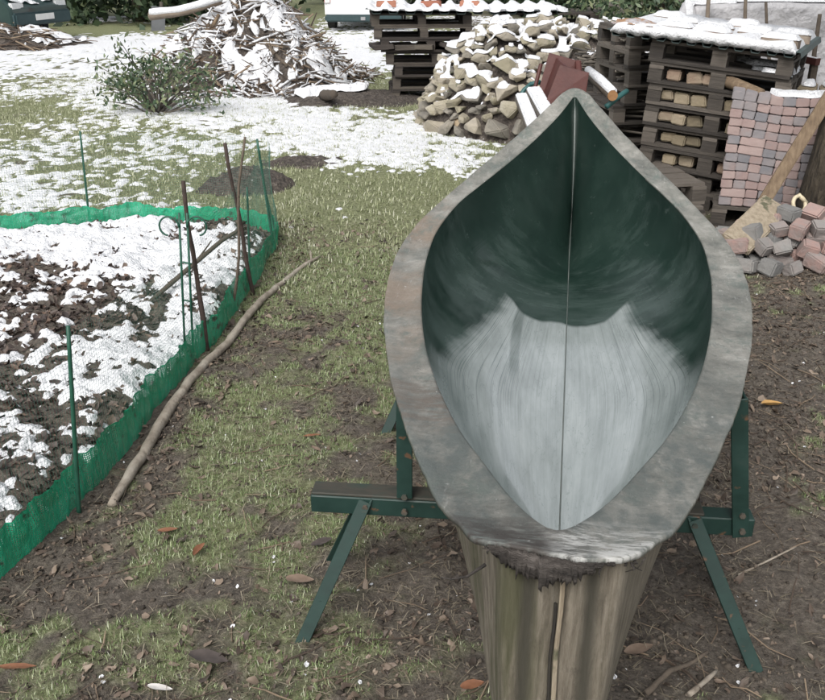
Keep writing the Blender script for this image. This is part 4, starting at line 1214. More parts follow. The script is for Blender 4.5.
# log end on top of paver wall
b = MB(); p0 = A(735, 84, 6.32); b.tube([p0 + Vector((-.12, .25, .03)), p0, p0 + Vector((.10, -.22, -.04))], .042, 12, .05)
tag(b.build('short_log', M['timber'], smooth=True), 'short brown log lying on the shelf above the paver wall', 'log')

# ------------------------------------------------------------------ wall of stacked pavers
pv = [brick_mesh('paver', (.078, .20, .055), M['paver'], .005, .003) for _ in range(4)]
pv2 = brick_mesh('paver', (.158, .20, .055), M['paver'], .005, .003)
pW = A(718, 204, 6.02); RZP = R(-20)
eP = Vector((math.cos(RZP), math.sin(RZP), 0)); fP = Vector((-math.sin(RZP), math.cos(RZP), 0))
baseP = Vector((pW.x, 6.02, gz(pW.x, 6.0)))
stackP = pallet_stack(pa, 1, baseP + Vector((-.03, .02, 0)) - fP * .02, RZP, 'lying flat under the paver wall', 0, pgroup, False)
stackP[0]['label'] = 'single pallet lying flat under the stacked paver wall'
usedp = set(); us2 = False
for row in range(13):
    x = 0.0; k = 0
    while x < .96:
        wide = random.random() < .10
        w = .158 if wide else .078
        wave = .011 * math.sin((x + w / 2) * 8.5 + row * .16) - .035 * x
        curve = .015 * math.sin(x * 3.3)
        z = baseP.z + .146 + .030 + row * .0578 + wave * min(1, .25 + row / 6)
        p = baseP + eP * (x + w / 2 + .0 + .006 * (row % 2) - .010 * (row / 12)) + fP * (.11 + curve + random.uniform(-.003, .003)); p.z = z
        slope = (.093 * math.cos((x + w / 2) * 8.5 + row * .16) - .035) * min(1, .25 + row / 6)
        rot = (random.uniform(-.01, .01), -slope + random.uniform(-.008, .008), RZP + random.uniform(-.02, .02))
        if wide:
            place(pv2, not us2, p, rot, 'pinkish grey paver laid in the wavy stacked wall', 'paver', 'pavers of the stacked wall'); us2 = True
        else:
            i = random.randrange(4)
            place(pv[i], i not in usedp, p, rot, 'pinkish grey paver laid in the wavy stacked wall', 'paver', 'pavers of the stacked wall'); usedp.add(i)
        x += w + .0015; k += 1

# ------------------------------------------------------------------ stones (angular rubble), several shapes
random.seed(77)
rocks = [rock('stone', (random.uniform(.18, .27), random.uniform(.15, .21), random.uniform(.10, .15)), M['stone'], s) for s in range(16)]
rockused = set()
HEAP = [(.06, 9.75), (.30, 9.25), (.62, 8.98), (1.0, 8.72), (1.30, 8.62), (1.42, 9.22), (2.9, 9.3), (3.1, 11.2), (.9, 11.6), (.1, 10.6)]
def heap_h(x, y):
    d = poly_sd(np.array([x], float), np.array([y], float), HEAP)[0]
    if d < 0: return -1
    return (1.16 - .22 * max(0, min(1, (.9 - x) / .8))) * (1 - math.exp(-(d + .03) / .30)) * (.93 + .14 * mnoise.noise(Vector((x * 2, y * 2, 0))))
# dark rubble body under the stones
n = 46
xs = np.linspace(-.1, 3.3, n); ys = np.linspace(8.4, 11.8, n)
V = [(x, y, max(-.05, heap_h(x, y) - .13)) for y in ys for x in xs]
F = [(j * n + i, j * n + i + 1, (j + 1) * n + i + 1, (j + 1) * n + i) for j in range(n - 1) for i in range(n - 1)]
F = [f for f in F if max(V[i][2] for i in f) > -.04]
tag(obj('stone_rubble', V, F, M['mud_heap'], smooth=True), 'dark earth and small rubble filling between the heaped stones', kind='stuff')
pts_ = []
tries = 0
def try_stone(x, y, z, sc, mind):
    for q in pts_:
        if (q[0] - x) ** 2 + (q[1] - y) ** 2 + (q[2] - z) ** 2 < (mind * (sc + q[3]) / 2) ** 2: return False
    pts_.append((x, y, z, sc)); return True
while len(pts_) < 290 and tries < 40000:
    tries += 1
    x, y = random.uniform(.0, 2.9), random.uniform(8.55, 11.0)
    if tries % 3:
        a_, b_ = random.choice([(0, 1), (0, 1), (1, 2), (2, 3), (3, 4), (0, 9)]); f = random.random()
        x = HEAP[a_][0] * (1 - f) + HEAP[b_][0] * f + random.uniform(-.05, .3); y = HEAP[a_][1] * (1 - f) + HEAP[b_][1] * f + random.uniform(0, .3)
    elif y > 9.8 and random.random() < .88: continue
    h = heap_h(x, y)
    if h < .03: continue
    sc = random.choice((.62, .75, .85, 1.0, 1.15, 1.3)) 
    if not try_stone(x, y, h - .02, sc, .142): continue
for (x, y, h, sc) in pts_:
    i = random.randrange(16)
    o = place(rocks[i], i not in rockused, (x, y, h - .045), (random.uniform(-.5, .5), random.uniform(-.5, .5), random.uniform(0, 6.28)), 'rough pale field stone in the snow dusted stone heap', 'stone', 'stones of the big heap'); rockused.add(i)
    o.scale = (sc, sc, sc * random.uniform(.85, 1.1))
for i in range(16):
    if i not in rockused: bpy.data.objects.remove(rocks[i])
pS = G(466, 134)
o = rock('stone', (.36, .22, .20), M['stone_ochre'], 99, 12, .06); o.location = (pS.x, pS.y - .02, gz(pS.x, pS.y) + .07); o.rotation_euler = (.05, .1, -.25)
tag(o, 'largest ochre boulder at the foot of the stone heap', 'stone')
# column of flat stones at the heap's near end
random.seed(4)
for k in range(9):
    o = rock('stone', (.30, .24, .105), M['stone'], 140 + k, 12, .07)
    o.location = (1.22 + random.uniform(-.03, .03), 8.42 + random.uniform(-.03, .03), gz(1.2, 8.4) + .05 + k * .088); o.rotation_euler = (random.uniform(-.06, .06), random.uniform(-.06, .06), random.uniform(-.3, .3))
    tag(o, 'flat stone in the dry laid pile at the near end of the heap', 'stone', 'flat stones of the dry laid pile')

# ------------------------------------------------------------------ tumbled blocks beside the canoe
random.seed(12)
rb = [brick_mesh('concrete_block', (random.uniform(.105, .14), random.uniform(.085, .10), random.uniform(.065, .085)), M['rubble'], .009, .008) for _ in range(5)]
rused = set()
BLK = []
for lay, (z, y0, y1, x0, x1) in enumerate(((.045, 4.98, 5.40, 1.90, 2.62), (.130, 5.08, 5.42, 1.93, 2.60), (.205, 5.18, 5.42, 2.06, 2.58), (.275, 5.30, 5.40, 2.24, 2.50))):
    y = y0
    while y <= y1:
        x = x0 + random.uniform(-.03, .03)
        while x <= x1:
            BLK.append((x + random.uniform(-.02, .02), y + random.uniform(-.02, .02), z + random.uniform(-.008, .012))); x += random.uniform(.12, .15)
        y += .135
for k, (x, y, z) in enumerate(BLK):
    i = k % 5
    place(rb[i], i not in rused, (x, y, gz(x, y) + z), (random.gauss(0, .22), random.gauss(0, .22), random.uniform(-1.2, 1.2)), 'loose pink or grey block in the tumbled pile beside the canoe', 'block', 'loose blocks of the tumbled pile'); rused.add(i)
# wide rough plank, leaning post, spade, tree
b = MB()
pl0, pl1 = A(740, 240, 5.12), A(774, 207, 5.40)
m_ = Matrix.Rotation(0, 3, 'Z')
d = (pl1 - pl0).normalized()
b.beam(pl0 - d * .06, pl1 + d * .03, .19, .05, (-.25, -.75, .6))
o = b.build('rough_board', M['paleboard'], bevel=.008)
tag(o, 'short wide weathered board leaning on the tumbled blocks', 'board')
b = MB(); q0, q1 = A(763, 203, 5.5), A(838, 82, 5.62)
b.beam(q0 - (q1 - q0).normalized() * .25, q1 + (q1 - q0) * .6, .075, .07, (-.3, -1, .3))
tag(b.build('timber_post', M['timber'], bevel=.006), 'brown squared post leaning across the paver wall', 'post')
sp = empty('garden_spade', A(797, 208, 5.35)); tag(sp, 'pale wooden spade handle sticking up behind the tumbled blocks', 'spade')
o0 = Vector(sp.location)
a, c_ = A(789, 222, 5.33) - o0, A(800, 203, 5.42) - o0
d = (c_ - a).normalized(); sx = Vector((d.z, 0, -d.x)).normalized()
b = MB(); b.tube([a - d * .55, a], [.018, .017], 10); b.build('shaft', M['palehandle'], sp, smooth=True)
b = MB()
hd = c_ - d * .01; ring = [hd + d * (.050 * math.sin(t)) + sx * (.050 * math.cos(t)) for t in np.linspace(-1.25, math.pi + 1.25, 22)]
b.tube([a + d * .0] + ring[:1], [.017, .013], 10); b.tube(ring, .012, 8); b.tube([a] + ring[-1:], [.017, .013], 10)
b.tube([hd + d * .045 - sx * .04, hd + d * .045 + sx * .04], .013, 8)
b.build('grip', M['palehandle'], sp, smooth=True)
b = MB(); b.box(a - d * .68, (.18, .012, .26), d.to_track_quat('Z', 'Y').to_matrix(), 0, .85); b.build('blade', M['sheetmetal'], sp)

def tree(loc, h, r0, crown_r, crown_z, n_leaf, leaf, label, group, seed, trunk_mat, crown_mat, conic=False, lean=(0, 0), bare=False):
    rs = np.random.default_rng(seed); rr = random.Random(seed)
    t = empty('tree', loc); tag(t, label, 'tree', group)
    b = MB(); pts = [Vector((lean[0] * f + .03 * math.sin(f * 5 + seed), lean[1] * f, -.1 + h * f)) for f in np.linspace(0, 1, 12)]
    rad = [r0 * (1.25 if i == 0 else 1.0) * (1 - .8 * i / 11) for i in range(12)]
    b.tube(pts, rad, 14, .06)
    for k in range(16):
        f = rr.uniform(.3, .95); a = rr.uniform(0, 6.28); base = pts[int(f * 11)]
        ln = crown_r * rr.uniform(.5, .95) * (1 - f * .6 if conic else 1)
        mid = base + Vector((math.cos(a), math.sin(a), .35)) * ln * .5
        b.tube([base, mid, base + Vector((math.cos(a + .2), math.sin(a + .2), .5)) * ln], [r0 * .3, r0 * .18, r0 * .05], 6)
    b.build('trunk', trunk_mat, t, smooth=True)
    if not n_leaf: return t
    k = max(12, n_leaf // 60)
    f = rs.random(k) if not conic else rs.random(k) ** 1.5
    a = rs.random(k) * 6.283
    if conic: rad = crown_r * (1 - f) * (.35 + .65 * rs.random(k) ** .5); cz = crown_z + f * (h * 1.05 - crown_z)
    else:
        rad = crown_r * rs.random(k) ** .45 * np.sqrt(np.clip(1 - (2 * f - 1) ** 2, .1, 1)); cz = crown_z + f * (h * 1.1 - crown_z)
    cc = np.stack([np.cos(a) * rad, np.sin(a) * rad, cz], -1)
    idx = rs.integers(0, k, n_leaf)
    c = cc[idx] + rs.normal(0, leaf * 2.6, (n_leaf, 3)) * [1, 1, .6]
    u = rs.normal(0, 1, (n_leaf, 3)); u /= np.linalg.norm(u, axis=1)[:, None]
    w = np.cross(u, rs.normal(0, 1, (n_leaf, 3))); w /= np.linalg.norm(w, axis=1)[:, None]
    s = (rs.random(n_leaf) * .7 + .5)[:, None] * leaf
    Vt = np.stack([c - u * s, c + w * s * .5, c + u * s, c - w * s * .5], 1).reshape(-1, 3)
    F = (np.arange(n_leaf)[:, None] * 4 + np.arange(4)[None])
    o = np_obj('crown', Vt, F, crown_mat, t)
    return t

tree((2.65, 5.58, gz(2.65, 5.6)), 7.5, .19, 2.6, 4.2, 2600, .07, 'thick dark tree trunk beside the tumbled blocks', None, 5, M['trunkbark'], M['conifer'], lean=(.5, .3))

# ------------------------------------------------------------------ corrugated sheets
def corrugated(name, p00, p10, depth, label, mat, pitch=.105, amp=.018, back=Vector((0, 1, 0)), nd=8, drop=0.0):
    """front edge p00->p10, ridges run back"""
    p00, p10 = Vector(p00), Vector(p10); L_ = (p10 - p00).length; e = (p10 - p00) / L_
    nrm = e.cross(back).normalized()
    if nrm.z < 0: nrm = -nrm
    n = int(L_ / .006); vs = []
    for lay in (0, 1):
        for j in range(nd + 1):
            for i in range(n + 1):
                x = L_ * i / n
                ph = (x / pitch) % 1
                tri = 1 if ph < .30 else (0 if .42 < ph < .88 else ((.42 - ph) / .12 if ph <= .42 else (ph - .88) / .12))
                q = p00 + e * x + back * (depth * j / nd) + nrm * (amp * (2 * tri - 1) - lay * .003 + .006 * mnoise.noise(Vector((x * 2, j * .4, 3))))
                vs.append(q)
    fs = []; w_ = n + 1; off = (nd + 1) * w_
    for j in range(nd):
        for i in range(n):
            a = j * w_ + i
            fs.append((a, a + 1, a + 1 + w_, a + w_)); fs.append((off + a, off + a + w_, off + a + 1 + w_, off + a + 1))
    for i in range(n): fs.append((i, off + i, off + i + 1, i + 1))
    b = MB(); b.add(vs, fs)
    return tag(b.build(name, mat), label, 'roof sheet')
rA0 = A(592, 21, 7.05); rA1 = A(789, 73, 6.06)
topA = cA.z + 8 * .1455
rA0.z = topA + .055; rA1.z = topA + .020 - .035
fr0 = cA + eA * (-.02); 
rA0 = cA + eA * (-.30) - fA * .06; rA0.z = topA + .040
rA1 = cA + eA * (1.0) - fA * .06; rA1.z = topA - .058
corrugated('corrugated_sheet', rA0, rA1, 1.25, 'snowy corrugated sheet roofing the brick shelf pallet stack', M['sheetmetal'], back=fA)
topL = cL.z + 7 * .1455
rL0 = cL + Vector((-.35, -.10, 0)); rL0.z = topL + .03
rL1 = cL + Vector((1.95, -.02, 0)); rL1.z = topL + .02
corrugated('corrugated_sheet', rL0, rL1, 1.1, 'snowy corrugated sheet on the dark pallet stack by the van', M['sheetmetal'], pitch=.20, amp=.026)
# the thick snow lying on each sheet
def sheet_snow(p00, p10, depth, back, thick, label, seed, x0=0.0, x1=1.0):
    p00, p10 = Vector(p00), Vector(p10); L_ = (p10 - p00).length; e = (p10 - p00) / L_
    n = int(L_ * (x1 - x0) / .02); rowsy = [.030, .004, -.012, -.006, .025, .08, .16, .28, .42, .6, .8, depth - .03, depth]
    vs = []
    for r_, y in enumerate(rowsy):
        for i in range(n + 1):
            x = L_ * (x0 + (x1 - x0) * i / n)
            nz_ = mnoise.noise(Vector((x * 7, y * 5, seed))); fz = mnoise.noise(Vector((x * 16, 0, seed + 4)))
            th = thick * (1 + .35 * nz_)
            z = {0: .002, 1: -.012 + .010 * fz, 2: th * .35, 3: th * .75}.get(r_, th)
            if r_ == len(rowsy) - 1: z = -.01
            yy = y + (.022 * fz + .012 * nz_ if r_ < 5 else 0)
            endf = min(1, i / 2, (n - i) / 2)
            vs.append(p00 + e * x + back * yy + Vector((0, 0, .012 + z * (endf ** .5 if r_ > 1 else 1))))
    w_ = n + 1
    b = MB(); b.add(vs, [(r_ * w_ + i, r_ * w_ + i + 1, (r_ + 1) * w_ + i + 1, (r_ + 1) * w_ + i) for r_ in range(len(rowsy) - 1) for i in range(n)])
    return tag(b.build('roof_snow', M['snow'], smooth=True), label, kind='stuff')
sheet_snow(rA0, rA1, 1.24, fA, .056, 'thick snow lying over the brick shelf sheet', 2, .02, .97)
# bricks weighing the sheets down
random.seed(9)
M['snowcap'] = M['snow']
def snow_cap(o, sx, sy, top, th=.035):
    m_ = 9; vs = []
    for j in range(m_):
        for i in range(m_):
            u, v = i / (m_ - 1) * 2 - 1, j / (m_ - 1) * 2 - 1
            e = max(abs(u), abs(v)); z = top + th * (1 - e ** 4) ** .5 * (.85 + .3 * mnoise.noise(Vector((u * 2 + o.location.x * 50, v * 2, 1)))) - .006 * (e > .99)
            vs.append((u * sx * .5 * 1.03, v * sy * .5 * 1.03, z))
    fs = [(j * m_ + i, j * m_ + i + 1, (j + 1) * m_ + i + 1, (j + 1) * m_ + i) for j in range(m_ - 1) for i in range(m_ - 1)]
    return obj('snow_cap', vs, fs, M['snow'], o, smooth=True)
rbk = [brick_mesh('brick', (.24, .115, .072), M['buffbrick'], .008, .006), brick_mesh('brick', (.24, .115, .072), M['redbrick'], .008, .006)]
eR = (rA1 - rA0).normalized(); u2 = set()
for k, (x, y) in enumerate(((.44, .16), (.70, .12), (.66, .42), (.95, .36), (1.14, .16), (.40, .55), (1.16, .6), (.8, .75), (.25, .8))):
    p = rA0 + eR * x + fA * y + Vector((0, 0, .046))
    ob_ = place(rbk[0], 0 not in u2, p, (0, .06, RZA + random.uniform(-.35, .35)), 'snow capped brick weighing down the sheet over the brick shelf', 'brick', 'bricks on the sheet over the brick shelf'); u2.add(0); snow_cap(ob_, .24, .115, .036, random.uniform(.03, .05))
for k, (u, yy, lab) in enumerate(((386, .45, 'red brick on the sheet at its end towards the van'), (431, .40, 'red brick on the middle of the sheet over the dark pallets'), (470, .5, 'red brick on the sheet at its end towards the stone heap'))):
    p = A(u, 0, cL.y + yy); p.z = topL + .085
    place(rbk[1], k == 0, p, (0, 0, random.uniform(-.4, .4)), lab, 'brick', 'red bricks on the dark stack')
# crumpled orange sacking on the sheet
b = MB(); c0 = rA0 + eR * .17 + fA * .16 + Vector((0, 0, .06))
n = 16; vs = []
for j in range(n):
    for i in range(n):
        x, y = (i / (n - 1) - .5), (j / (n - 1) - .5)
        z = .05 * max(0, 1 - (x * x + y * y) * 3.6) + .03 * mnoise.noise(Vector((x * 9, y * 9, 2)))
        vs.append(c0 + eR * x * .30 + fA * y * .30 + Vector((0, 0, z * .62)))
b.add(vs, [(j * n + i, j * n + i + 1, (j + 1) * n + i + 1, (j + 1) * n + i) for j in range(n - 1) for i in range(n - 1)])
M['sacking'] = material('sacking', [(.3, (.24, .125, .065)), (.48, (.32, .20, .12)), (.56, (.38, .36, .37)), (.8, (.6, .6, .62))], 9, 4, .8, (14, .8, .02))
tag(b.build('sacking', M['sacking'], smooth=True), 'crumpled orange and grey sacking on the corrugated sheet', 'sacking')
# firewood and twigs on the pallets beside the stone heap
random.seed(44)
b = MB()
for i in range(260):
    x, y, z = 1.66 + random.uniform(-.04, .8), 8.40 + random.uniform(-.05, .65), cB2.z + .60 + random.uniform(0, .26)
    L_ = random.uniform(.2, .5); a = random.gauss(.3, .5)
    d = Vector((math.cos(a), math.sin(a), random.gauss(0, .12))) * L_ / 2
    r = random.uniform(.004, .016); p = Vector((x, y, z))
    b.tube([p - d, p + Vector((0, 0, random.gauss(0, .01))), p + d], [r, r, r * .8], 5)
tag(b.build('twig_bundle', M['greygreen_twig']), 'dry grey sticks heaped on pallets beside the stone heap', kind='stuff')
b = MB()
for i in range(150):
    lvl = random.randrange(1, 8)
    p = cB + Vector((random.uniform(-.05, .05), random.uniform(.08, .75), .1455 * lvl + random.uniform(.035, .09)))
    d = Vector((random.uniform(.1, .25), random.uniform(-.15, .15), random.uniform(-.02, .02))); r = random.uniform(.004, .012)
    b.tube([p, p + d], [r, r * .8], 5)
tag(b.build('twig_bundle', M['greygreen_twig']), 'thin sticks poked into the gaps of the grey pallet stack', kind='stuff')

# ------------------------------------------------------------------ red steel channel, planks, log and pipe beyond the canoe
ch = empty('steel_channel', A(565, 96, 6.3)); o0 = Vector(ch.location)
tag(ch, 'rust red steel channel standing tilted beyond the canoe tip', 'steel channel')
def prism_plate(pts3, th, nrm):
    """flat plate from a polygon, with thickness"""
    b = MB(); n = len(pts3); nn = Vector(nrm).normalized() * th
    vs = [Vector(p) for p in pts3] + [Vector(p) + nn for p in pts3]
    b.add(vs, [tuple(range(n)), tuple(reversed(range(n, 2 * n)))] + [(i, (i + 1) % n, n + (i + 1) % n, n + i) for i in range(n)]); return b
def P3(u, v, Y): return A(u, v, Y) - o0
nf = Vector((.25, 1, .1))
front = [P3(560, 65, 6.05), P3(589, 73, 6.0), P3(583, 112, 5.95), P3(567, 180, 5.9), P3(527, 180, 5.9), P3(545, 104, 6.0)]
prism_plate(front, .012, nf).build('front_plate', M['redpaint'], ch)
back = [P3(549, 53, 6.42), P3(578, 61, 6.38), P3(572, 100, 6.32), P3(556, 170, 6.25), P3(520, 170, 6.25), P3(537, 96, 6.35)]
prism_plate(back, .012, nf).build('rear_plate', M['redpaint'], ch)
web = [P3(551, 58, 6.40), P3(560, 66, 6.06), P3(545, 104, 6.01), P3(527, 178, 5.92), P3(521, 168, 6.25), P3(538, 94, 6.34)]
wsh = Vector((.035, 0, 0))
prism_plate([p + wsh for p in web], .010, (1, 0, .2)).build('web', M['redpaint'], ch)
b = MB(); b.tube([P3(578, 62, 6.36), P3(579, 72, 6.3)], .022, 10); b.tube([P3(541, 64, 6.42), P3(532, 100, 6.35), P3(520, 168, 6.3)], .014, 8); b.build('peg', M['redpaint'], ch)
g_ = 'snowy planks beyond the canoe tip'
for k, (q, lab) in enumerate(((((521, 98), (536, 138), .085), 'snow covered plank, the longer one beside the flat stones'), (((533, 92), (552, 126), .10), 'snow covered plank next to the red channel'))):
    a, c_ = A(*q[0], 6.25), A(*q[1], 5.7)
    b = MB(); d = (c_ - a); b.beam(a, c_ + d * .9, q[2], .03, (0, -.4, 1))
    o = b.build('plank', M['oldwood'], bevel=.003); tag(o, lab, 'plank', g_)
    b = MB(); b.beam(a + Vector((0, -.008, .027)), c_ + d * .7 + Vector((0, -.008, .027)), q[2] * .96, .026, (0, -.4, 1)); b.build('snow_layer', M['snow'], o, bevel=.008)
a, c_ = A(588, 73, 6.65), A(613, 96, 5.95)
lg = empty('snowy_log', a); tag(lg, 'snow topped round log with an orange sawn end beside the pallets', 'log')
z0 = Vector((0, 0, 0)); e_ = c_ - a
b = MB(); b.tube([z0, e_ * .98], .034, 14, .03); b.build('bark', M['bark'], lg, smooth=True)
b = MB(); b.tube([e_ * .978, e_ * .992], .033, 14); b.build('sawn_end', M['orangewood'], lg)
b = MB(); b.tube([e_ * .0 + Vector((0, -.005, .022)), e_ * .5 + Vector((0, -.008, .026)), e_ * .97 + Vector((0, -.005, .022))], [.028, .034, .030], 12, .05); b.build('snow_layer', M['snow'], lg, smooth=True)
b = MB(); b.tube([A(606, 107, 6.0), A(621, 95, 6.06), A(627, 91, 6.1)], .018, 10)
tag(b.build('pipe', M['tealpipe'], smooth=True), 'short teal pipe under the orange ended log', 'pipe')
b = MB(); b.tube([A(519, 99, 6.5), A(524, 90, 6.55), A(531, 84, 6.55), A(540, 82, 6.5)], .016, 8)
tag(b.build('hose', M['tealpipe'], smooth=True), 'curved green hose piece by the flat stones', 'hose')
# block that carries the log, channel feet and planks
t_ = dup(pa, Vector((1.02, 5.75, gz(1.0, 5.8))), (0, 0, R(8)), 'lowest of the two pallets hidden beyond the canoe tip'); tag(t_, None, 'pallet', pgroup)
t_ = dup(pa, Vector((1.04, 5.77, gz(1.0, 5.8) + .1455)), (0, 0, R(11)), 'upper of the two pallets hidden beyond the canoe tip'); tag(t_, None, 'pallet', pgroup)

# ------------------------------------------------------------------ foil covered woodpile
cw = empty('covered_woodpile', (4.4, 9.6, 0)); tag(cw, 'long pile wrapped in white foil behind the yard stacks', 'covered pile')
b = MB(); vs = []; NX, NZ = 90, 40
for j in range(NZ + 1):
    for i in range(NX + 1):
        f = j / NZ
        x = -1.75 + 5.2 * i / NX
        if f < .62: y, z = -.5, .0 + 1.24 * f / .62
        else: y, z = -.5 + 1.0 * (f - .62) / .38, 1.24 + .05 * math.sin((f - .62) / .38 * 3.14)
        wv = .05 * mnoise.noise(Vector((x * 1.6, z * 1.8, 1))) + .025 * mnoise.noise(Vector((x * 6 + z * 3, z * 4, 4))) + .012 * mnoise.noise(Vector((x * 16, z * 9, 9)))
        vs.append((x, y + wv, z + (wv * .6 if f > .6 else 0)))
fs = [(j * (NX + 1) + i, j * (NX + 1) + i + 1, (j + 1) * (NX + 1) + i + 1, (j + 1) * (NX + 1) + i) for j in range(NZ) for i in range(NX)]
b.add(vs, fs); b.build('foil_sheet', M['whitefoil'], cw, smooth=True)
b = MB()
for i in range(9):
    for k in range(8): b.tube([(-1.6 + i * .6, -.36, .09 + k * .14), (-1.6 + i * .6 + .05, .45, .09 + k * .14)], .065, 8)
b.build('firewood', M['bark'], cw)
b = MB(); b.tube([(-1.78, -.45, 1.25), (-1.82, -.52, .9), (-1.80, -.5, .4), (-1.75, -.5, .0)], [.06, .16, .13, .15], 10, .15); b.build('loose_fold', M['whitefoil'], cw, smooth=True)
gp = 'poles leaning on the foil covered pile'
for (x0, x1, top, r, lab) in ((706, 709, -8, .022, 'brown pole leaning on the corner fold of the white foil'), (746, 746, -12, .02, 'straight grey pole against the middle of the white foil'), (772, 766, 2, .017, 'thin crooked pole leaning on the white foil'), (812, 820, 14, .024, 'short thick pole standing at the white foil near the tree')):
    t1 = A(x1, top, 9.0); t0 = A(x0, 90, 8.92)
    b = MB(); d = t0 - t1; t0 = t1 + d * ((t1.z + .03) / -d.z)
    b.tube([t0, t0.lerp(t1, .35) + Vector((.02, 0, 0)), t0.lerp(t1, .7) + Vector((-.015, 0, 0)), t1], [r, r, r * .9, r * .8], 8, .1)
    tag(b.build('pole', M['bark'], smooth=True), lab, 'pole', gp)
b = MB(); b.beam(A(784, 55, 7.6), A(818, 62, 7.3), .05, .05)
bm_o = tag(b.build('red_beam', M['redpaint']), 'red brown beam with snow in front of the white foil', 'beam')
b = MB(); b.beam(A(784, 53, 7.6), A(818, 60, 7.3), .045, .03); b.build('snow_layer', M['snow'], bm_o, bevel=.008)
# prop under the beam's ends
b = MB(); q = A(816, 63, 7.32); b.beam((q.x, q.y + .03, -.02), (q.x, q.y + .03, q.z + .02), .05, .05, (0, 1, 0)); tag(b.build('prop_post', M['bark']), 'upright stake carrying the red brown beam', 'post', None)
b = MB(); q = A(786, 55, 7.55); b.beam((q.x, q.y + .03, -.02), (q.x, q.y + .03, q.z + .02), .05, .05, (0, 1, 0)); tag(b.build('prop_post', M['bark']), 'upright stake under the hidden end of the red brown beam', 'post', None)

# ------------------------------------------------------------------ brushwood heap
random.seed(61)
c0 = G(248, 92); BC = (c0.x - .05, c0.y + 1.15)
V, F = heap_mesh(BC, 1.42, 1.55, 1.25, 70, 33, 1.25, .5)
tag(np_obj('brush_mound', V, F, M['mud_heap'], smooth=True), 'dark body of the brushwood heap under its branches', kind='stuff')
from mathutils.bvhtree import BVHTree
def height_of(V, F):
    t = BVHTree.FromPolygons([tuple(v) for v in V], [tuple(f) for f in F])
    return lambda x, y: (lambda h: h[0].z if h[0] is not None else 0.0)(t.ray_cast(Vector((x, y, 9)), Vector((0, 0, -1))))
hb = height_of(V, F)
b = MB(); bs = MB()
for i in range(1500):
    a = random.uniform(0, 6.28); rr_ = math.sqrt(random.random()) * 1.12
    x, y = BC[0] + math.cos(a) * rr_ * 1.45, BC[1] + math.sin(a) * rr_ * 1.6
    z = max(hb(x, y), 0) + random.uniform(.0, .06)
    L_ = random.uniform(.12, .75) * random.uniform(.6, 1); th = random.uniform(0, 6.28); r = random.uniform(.003, .013) * (1 if random.random() < .7 else 1.5)
    d = Vector((math.cos(th), math.sin(th), random.gauss(0, .28))) * L_ / 2
    p = Vector((x, y, z))
    md = p + Vector((random.gauss(0, .035), random.gauss(0, .035), random.gauss(.02, .03)))
    if random.random() < .35: b.tube([md, md + Vector((random.gauss(0, .1), random.gauss(0, .1), random.uniform(.02, .14)))], [r * .7, r * .3], 5)
    b.tube([p - d, md, p + d], [r, r * .9, r * .45], 5)
    if random.random() < .6 and abs(d.z) < L_ * .32:
        up = Vector((0, -.004, r * .9)); f0, f1 = random.uniform(.0, .4), random.uniform(.5, .95); q_ = [(p - d).lerp(md, f0) + up, md + up, md.lerp(p + d, f1) + up]
        bs.tube(q_, [r * .75 + .001, r * .9 + .003, r * .5 + .001], 6, .2)
tag(bs.build('twig_snow', M['snow'], smooth=True), 'snow lying along the twigs of the brushwood heap', kind='stuff')
tag(b.build('brushwood', M['twig']), 'tangled cut branches heaped under snow on the lawn', kind='stuff')
g_ = 'single branches of the brushwood heap'
def limb(pts, r, mat, label, cat='branch', name='cut_branch', group=g_):
    b = MB(); f_ = resample(pts, .08)
    b.tube(f_, [r * (1 - .45 * i / len(f_)) for i in range(len(f_))], 9, .08)
    return tag(b.build(name, mat, smooth=True), label, cat, group)
Yf = BC[1]
def onheap(u, v, lift=.04):
    """the point of the heap seen at a photo pixel"""
    d = ray(u, v); best = None
    for k in range(400):
        t = 6 + k * .025; p = Vector((0, 0, CAM_H)) + d * t
        if p.z <= max(hb(p.x, p.y), 0) + lift: return p
    return A(u, v, Yf)
limb([A(150, 16, BC[1] - .4), A(180, 13, BC[1] - .5), A(200, 8, BC[1] - .55), A(222, 1, BC[1] - .5)], .055, M['bark'], 'long thick snow laden log jutting out of the brushwood heap')
logo = S.objects['cut_branch']
b = MB(); f_ = resample([A(151, 15, BC[1] - .4), A(180, 12, BC[1] - .5), A(200, 7, BC[1] - .55), A(222, 0, BC[1] - .5)], .08)
b.tube([p + Vector((0, -.01, .032)) for p in f_], [.05 * (1 + .15 * mnoise.noise(Vector((i * .4, 0, 0)))) for i in range(len(f_))], 10)
b.build('snow_layer', M['snow'], logo, smooth=True)
limb([onheap(262, 38), onheap(273, 52), onheap(287, 66, .06)], .035, M['bark'], 'stout branch slanting down the face of the brushwood heap')
limb([onheap(206, 34), onheap(214, 24, .08), onheap(219, 14, .14)], .032, M['timber'], 'orange brown stub poking from the brushwood heap')
limb([onheap(207, 38), onheap(222, 54, .07)], .022, M['rust_stick'], 'dark stick hanging at the side of the brushwood heap')
limb([onheap(296, 12, .06), onheap(304, 30, .06), onheap(307, 34, .05)], .026, M['bark'], 'brown branch down the outer edge of the brushwood heap')
st = A(333, 60, 10.6); 
limb([Vector((st.x - .16, st.y + .55, .10)), Vector((st.x, st.y, .20))], .075, M['bark'], 'sawn log end sticking out low at the foot of the brushwood heap', 'log', 'log_end')
